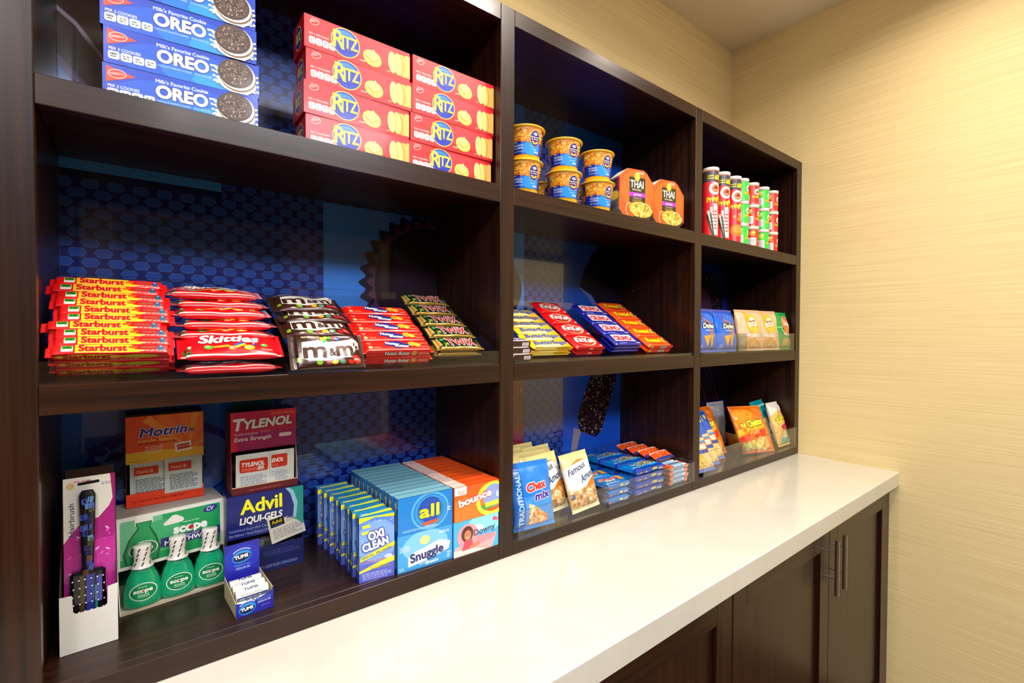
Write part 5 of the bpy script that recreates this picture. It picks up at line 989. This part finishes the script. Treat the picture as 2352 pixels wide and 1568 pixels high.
# ------------------------------------------------------------------ bottom middle cubby
bin_('clear acrylic bin of cookie and snack bags at the left of the centre bottom cubby', .6800, .9905, -.0130, .255, ZB, .0655, .085)
bin_('clear acrylic bin of small blue cookie packs in the centre bottom cubby', .9925, 1.2775, -.0130, .275, ZB, .0680, .085)
bin_('narrow clear acrylic bin of snack bars beside the cubby wall', 1.2795, 1.4090, -.0130, .275, ZB, .0640, .085)
p = bag(.122, .156, .034, 31); c = p.cv()
c.rect(0, 0, .134, .156, '#3f8ee0'); c.rect(.028, .075, .106, .081, '#1c78dc'); c.poly([(.0, .0), (.030, 0), (.028, .156), (0, .156)], '#1a5cb0'); c.text('TRADITIONAL', .024, .012, .0125, '#a8d0f4', w=.118, rot=90, bold=.04)
c.text('Chex', .040, .086, .0185, '#e03424', w=.062, bold=.09, shear=.15, rot=6, out='#f8f0f0', ow=.08); c.text('mix', .062, .064, .0170, '#3c1c90', w=.048, bold=.09, shear=.15, rot=6, out='#f4f0f8', ow=.07); c.poly([(.040, .060), (.060, .052), (.100, .022), (.088, .012), (.046, .008)], '#e8a868'); c.clutter(.040, .010, .058, .046, 60, ['#f0c088', '#d88a48', '#f8d8a8', '#c87838'], .0055, 1.6, mask=lambda x, y: y < .062-(x-.040)*.75, seed=2)
me = p.build('#2a80dc', [c], STAND).mesh('snack_mix_bag')
put('snack_mix_bag', me, 'bright blue snack mix bag at the front left of the clear bin', 'snack bag', None, (.6900, .0300, ZB+.0035), -5, -13)
p = bag(.106, .150, .032, 32); c = p.cv()
c.rect(0, 0, .112, .150, '#f0d890'); c.poly([(.0, .05), (.112, .065), (.112, .120), (.06, .128), (0, .112)], '#f6f2ee'); c.poly([(0, .046), (.05, .052), (.112, .088), (.112, .064), (.07, .050), (0, .036)], '#c86e1c'); c.poly([(.02, .118), (.05, .130), (.085, .128), (.05, .123)], '#c07a28')
c.text('Famous', .008, .092, .0155, '#1c3a6c', w=.070, bold=.03, shear=.3, rot=14); c.text('Amos', .046, .068, .0185, '#1c3a6c', w=.056, bold=.03, shear=.3, rot=16); c.rect(0, 0, .112, .054, '#d8a468'); c.clutter(.002, .006, .108, .050, 90, ['#c88a4c', '#e8c494', '#b87838', '#d8a468', '#f0d8b4', '#9a6030'], .0060, 1.2, seed=3); c.rect(0, 0, .112, .010, '#f0e0b4'); c.ell(.008, .040, .004, .007, '#3a4a8a')
me = p.build('#f0d894', [c], STAND).mesh('cookie_bag')
put('cookie_bag', me, 'cream small cookie bag, left of the two standing at the front of the clear bin', 'cookie bag', 'cream cookie bags in the clear bin', (.7960, .0620, ZB+.0035), 1, -19, -3)
put('cookie_bag', me, 'cream small cookie bag, right of the two standing at the front of the clear bin', 'cookie bag', 'cream cookie bags in the clear bin', (.8770, .0240, ZB+.0035), 2, -19, -2)
pl = p.build('#ecd890', [], STAND).mesh('plain_cookie_bag')
for k, (x, y, t, rz) in enumerate(((.690, .100, -14, 4), (.790, .118, -16, -3), (.745, .142, -20, 5), (.850, .128, -24, 6), (.695, .170, -22, -4), (.820, .166, -28, 3))):
    put('cookie_bag', pl, 'cream cookie bag packed behind the front bags, %s, %s side' % (('nearest', 'nearest', 'middle', 'middle', 'farthest', 'farthest')[k], ('left', 'right')[k % 2]), 'cookie bag', 'cream cookie bags in the clear bin', (x, y, ZB+.0035+.004*(k//2)), rz, t)
p = Pillow(.106, .062, .019, p=4, crimp=.007, nu=14, nv=10, wr=.0010, seed=33, q=6); c = p.cv()
c.rect(0, 0, .106, .062, '#1c74c4'); c.text('Chips Ahoy!', .012, .032, .0125, '#e84a3a', w=.058, bold=.09, shear=.15, rot=-2, out='#f4ecd8', ow=.08); c.text('MINI', .020, .016, .010, '#f4f0e4', w=.036, bold=.08, out='#3a2a60', ow=.04); c.poly([(.070, .018), (.098, .012), (.102, .034), (.080, .044)], '#f0962a'); c.clutter(.070, .014, .03, .028, 16, ['#5a2a10', '#f8b050', '#c86a1c'], .0022, 1, seed=1); c.lines(.010, .005, .05, .008, 2, '#c8dcf4')
sd = Cv(.106, .019); sd.text('160', .010, .006, .005, '#e85a3a', w=.012, bold=.05); sd.ell(.062, .010, .008, .003, '#e8d070'); sd.lines(.074, .005, .018, .008, 2, '#d8e8f8')
mm_ = p.build('#1c6cbc', [c]); sd.onto(mm_, lambda u, v, o: (u, -.0008-o, v), 'film'); ca_ = mm_.mesh('mini_cookie_pack')
for j in range(4):
    for k in range(3 if j < 2 else 2):
        put('mini_cookie_pack', ca_, 'flat blue and orange mini cookie pack, %s layer, %s row' % (('bottom', 'middle', 'top')[k] if j < 2 else ('bottom', 'top')[k], FRO[j]), 'cookie pack', 'flat blue and orange cookie packs in the bin', (.9985+.0012*k, .002+j*.0645, ZB+.0035+k*.0197), (-.5, .6, -.3)[k])
p = Pillow(.148, .066, .0190, p=4, crimp=.008, nu=16, nv=10, wr=.0012, seed=34, q=6); c = p.cv()
c.rect(0, 0, .148, .066, '#0a70c8'); c.ell(.09, .03, .05, .02, '#1494e0'); c.rect(0, 0, .148, .012, '#0c3aa0'); c.text('OREO', .052, .024, .0230, '#3a2a20', w=.074, bold=.05, shear=.1, out='#f2efc8', ow=.07); c.text('mini', .030, .034, .009, '#d8e8f8', w=.018, bold=.05); c.lines(.014, .012, .03, .012, 2, '#d0e4fa'); c.ell(.036, .050, .005, .003, '#c86a8a')
sd = Cv(.148, .019); sd.ell(.092, .012, .014, .0035, '#c8b84a'); sd.text('140', .020, .006, .005, '#e87a6a', w=.012, bold=.05); sd.text('130', .045, .006, .005, '#e8a08a', w=.012, bold=.05); sd.lines(.110, .005, .022, .008, 2, '#d8e8f8')
mm_ = p.build('#0b62bc', [c]); sd.onto(mm_, lambda u, v, o: (u, -.0008-o, v), 'film'); om = mm_.mesh('sandwich_cookie_pack')
for j in range(4):
    for k in range(4 if j < 3 else 3):
        put('sandwich_cookie_pack', om, 'flat shiny blue sandwich cookie pack, %s, %s row' % (ORD[k], FRO[j]), 'cookie pack', 'flat shiny blue sandwich cookie packs in the bin', (1.1175+.003*(k % 2), .001+j*.0675, ZB+.0035+k*.0197), (.5, -.7, .4, -.5)[k])
p = Pillow(.112, .042, .0140, p=4, crimp=.007, nu=14, nv=8, wr=.0006, seed=35, q=6); c = p.cv()
c.rect(0, 0, .112, .042, '#9cc4e0'); c.poly([(.0, .0), (.030, 0), (.022, .042), (0, .042)], '#f0602c'); c.poly([(.080, 0), (.112, 0), (.112, .042), (.088, .042)], '#f0f0f0'); c.text('Nutri-Grain', .030, .016, .010, '#2c3a8c', w=.05, bold=.06); c.ell(.095, .02, .010, .010, '#e8502c')
sd = Cv(.112, .014); sd.rect(.006, .001, .014, .012, '#f09060'); sd.rect(.086, .001, .018, .012, '#e87a6a'); sd.lines(.026, .003, .054, .008, 2, '#7a9ad0')
mm_ = p.build('#a8c8e0', [c]); sd.onto(mm_, lambda u, v, o: (u, -.0006-o, v), 'film'); ng = mm_.mesh('snack_bar')
for j in range(5):
    for k in range(4):
        put('snack_bar', ng, 'pale blue and orange snack bar, %s, %s row' % (ORD[k], FRO[j]), 'snack bar', 'pale blue and orange snack bars in the narrow bin', (1.2845+.002*(k % 2), .002+j*.0440, ZB+.0035+k*.0146), (.8, -.8, .5, -.6)[k])
p2_ = Pillow(.100, .040, .010, p=4, crimp=.007, nu=12, nv=8, wr=.0006, seed=36, q=6); c = p2_.cv(); c.rect(0, 0, .100, .040, '#f4541c'); c.rect(0, 0, .100, .010, '#2a3a8c'); c.rect(.0, .034, .1, .003, '#e8ecf4'); c.clutter(.03, .012, .04, .02, 20, ['#f8a05a', '#c83a14'], .003, 1.3)
og = p2_.build('#ec4c1c', [c]).mesh('tilted_snack_bar')
for k in range(4): put('snack_bar', og, 'orange and navy snack bar lying over the pale bars, %s' % FRO[k], 'snack bar', 'orange snack bars tilted on top', (1.2900+.002*k, .045+k*.046, ZB+.0665+.0006*k), 3-k, 24)

# ------------------------------------------------------------------ bottom right cubby
bin_('clear acrylic bin of animal cookie and cheese snack bags in the right bottom cubby', 1.4625, 1.8280, -.0110, .26, ZB, .084, .09)
bin_('clear acrylic bin at the far right end of the right bottom cubby', 1.8300, 2.1840, -.0110, .26, ZB, .084, .09)
p = bag(.098, .190, .026, 41, wr=.0014); c = p.cv()
c.rect(0, 0, .098, .178, '#1c62d8'); c.rect(.028, .148, .020, .022, '#f0dc3c', -4); c.rect(.062, .154, .016, .016, '#e8d85a', 5); c.rect(0, .100, .098, .010, '#e8cc8a', 2); c.rect(0, .092, .098, .008, '#2a9ad8'); c.rect(0, .070, .098, .024, '#f0602c'); c.rect(.030, .072, .050, .018, '#f8d8c0', 0, .003); c.rect(0, .058, .098, .012, '#1c4a9c'); c.ell(.03, .062, .012, .006, '#2a6ad0')
c.rect(0, .0, .098, .058, '#e6c08c'); c.poly([(.012, .050), (.026, .060), (.046, .052), (.056, .024), (.050, .008), (.024, .010), (.020, .032)], '#f0c038'); c.poly([(.060, .050), (.074, .056), (.090, .040), (.092, .012), (.068, .010)], '#f0d890'); c.clutter(.010, .008, .08, .046, 26, ['#d8a060', '#f8dc9c', '#c88a48', '#e8b87a'], .0050, 1.5, seed=4); c.rect(0, 0, .098, .010, '#5a78c8')
me = p.build('#1c5cd0', [c], STAND).mesh('animal_cookie_bag')
for k, (x, y, rz) in enumerate(((1.4670, .020, -1), (1.5480, .046, -1), (1.6350, .074, -1), (1.4700, .100, -1))):
    put('animal_cookie_bag', me, 'blue animal cookie bag with an orange band, %s' % ('nearest the post', 'second from the post', 'third from the post', 'standing behind the other three')[k], 'snack bag', 'blue animal cookie bags', (x, y, ZB+.0035), rz, (-26, -27, -28, -24)[k])
p = bag(.190, .190, .036, 42, wr=.0024); c = p.cv()
c.rect(0, 0, .158, .182, '#f47a10'); c.ell(.05, .135, .06, .04, '#f99a18'); c.poly([(0, .062), (.158, .092), (.158, .060), (.11, .058), (.06, .040), (0, .030)], '#ee2a18'); c.poly([(0, .090), (.158, .110), (.158, .092), (.06, .085), (0, .062)], '#f8b41c'); c.rect(0, 0, .158, .014, '#e8582c')
c.text('THE', .022, .096, .0165, '#f6ec5a', w=.026, bold=.09, rot=8, out='#2c2010', ow=.09); c.text('Cheetos', .060, .098, .0250, '#f8ea3c', w=.092, bold=.09, rot=8, out='#2c2010', ow=.09); c.text('Puffs', .060, .066, .016, '#f8b060', w=.060, bold=.06, shear=.2, rot=10)
c.clutter(.010, .010, .138, .050, 110, ['#f4f09a', '#e8d84a', '#f8f4c8', '#d8c83a', '#c8d86a', '#f0a860'], .0075, 1.4, mask=lambda x, y: y < .034+.18*x, seed=6)
che = p.build('#f07410', [c], STAND).mesh('orange_puff_bag')
put('cheese_puff_bag', che, 'big orange cheese puff bag leaning in front at the right bottom', 'chip bag', 'orange cheese puff bags', (1.8380, .060, ZB+.0035), -12, -25, 2)
put('cheese_puff_bag', che, 'orange cheese puff bag half hidden behind the front orange bag', 'chip bag', 'orange cheese puff bags', (1.6250, .118, ZB+.0035), -2, -24, 0)
put('cheese_puff_bag', che, 'orange cheese puff bag lying behind the blue animal cookie bags', 'chip bag', 'orange cheese puff bags', (1.4720, .160, ZB+.0035), 0, -22)
p = bag(.104, .184, .034, 43, wr=.0018); c = p.cv()
c.rect(0, 0, .120, .184, '#f0c070'); c.poly([(0, .184), (.120, .184), (.120, .160), (.085, .138), (.055, .150), (0, .130)], '#ece4dc'); c.ell(.045, .108, .032, .018, '#3a3010', 10, 22); c.ell(.045, .108, .030, .0165, '#f8e43a', 10, 22); c.text('Chester', .020, .101, .016, '#f8e43a', w=.088, bold=.08, rot=7, out='#4a3a10', ow=.07); c.poly([(.040, .080), (.118, .098), (.116, .074), (.060, .062)], '#c01c34'); c.clutter(.010, .034, .085, .034, 30, ['#f8d8a0', '#d8a050', '#a8d8b8', '#f0b870'], .006, 1.4, seed=8); c.rect(.02, .008, .08, .026, '#4ab0a8'); c.rect(.085, 0, .035, .04, '#e4dcd0')
me = p.build('#ecdcc8', [c], STAND).mesh('cream_snack_bag')
put('snack_bag', me, 'cream and orange snack bag with a dark red banner against the right wall', 'snack bag', None, (2.0750, .030, ZB+.0035), 0, -18)
c = p.cv(); c.rect(0, 0, .120, .184, '#06a8b8'); c.rect(0, .158, .120, .006, '#c8f4f4', 3); c.ell(.06, .07, .04, .04, '#e8d8b0')
me = p.build('#08a0b0', [c], STAND).mesh('teal_snack_bag')
put('snack_bag', me, 'bright teal snack bag standing between the orange bag and the cream bag', 'snack bag', None, (2.0500, .085, ZB+.0035), -2, -16, -4)
pl = bag(.120, .180, .030, 44, wr=.002).build('#b4b4c4', [], STAND, 'foil').mesh('silver_backed_bag')
for k, (x, y, t) in enumerate(((1.560, .235, -3), (1.690, .235, -3), (1.870, .215, -5))): put('snack_bag', pl, 'silvery grey back of a snack bag at the rear of the bins, %s of three' % ('left', 'middle', 'right')[k], 'snack bag', 'silvery bags at the rear', (x, y, ZB+.006), (-3, 4, -4)[k], t)
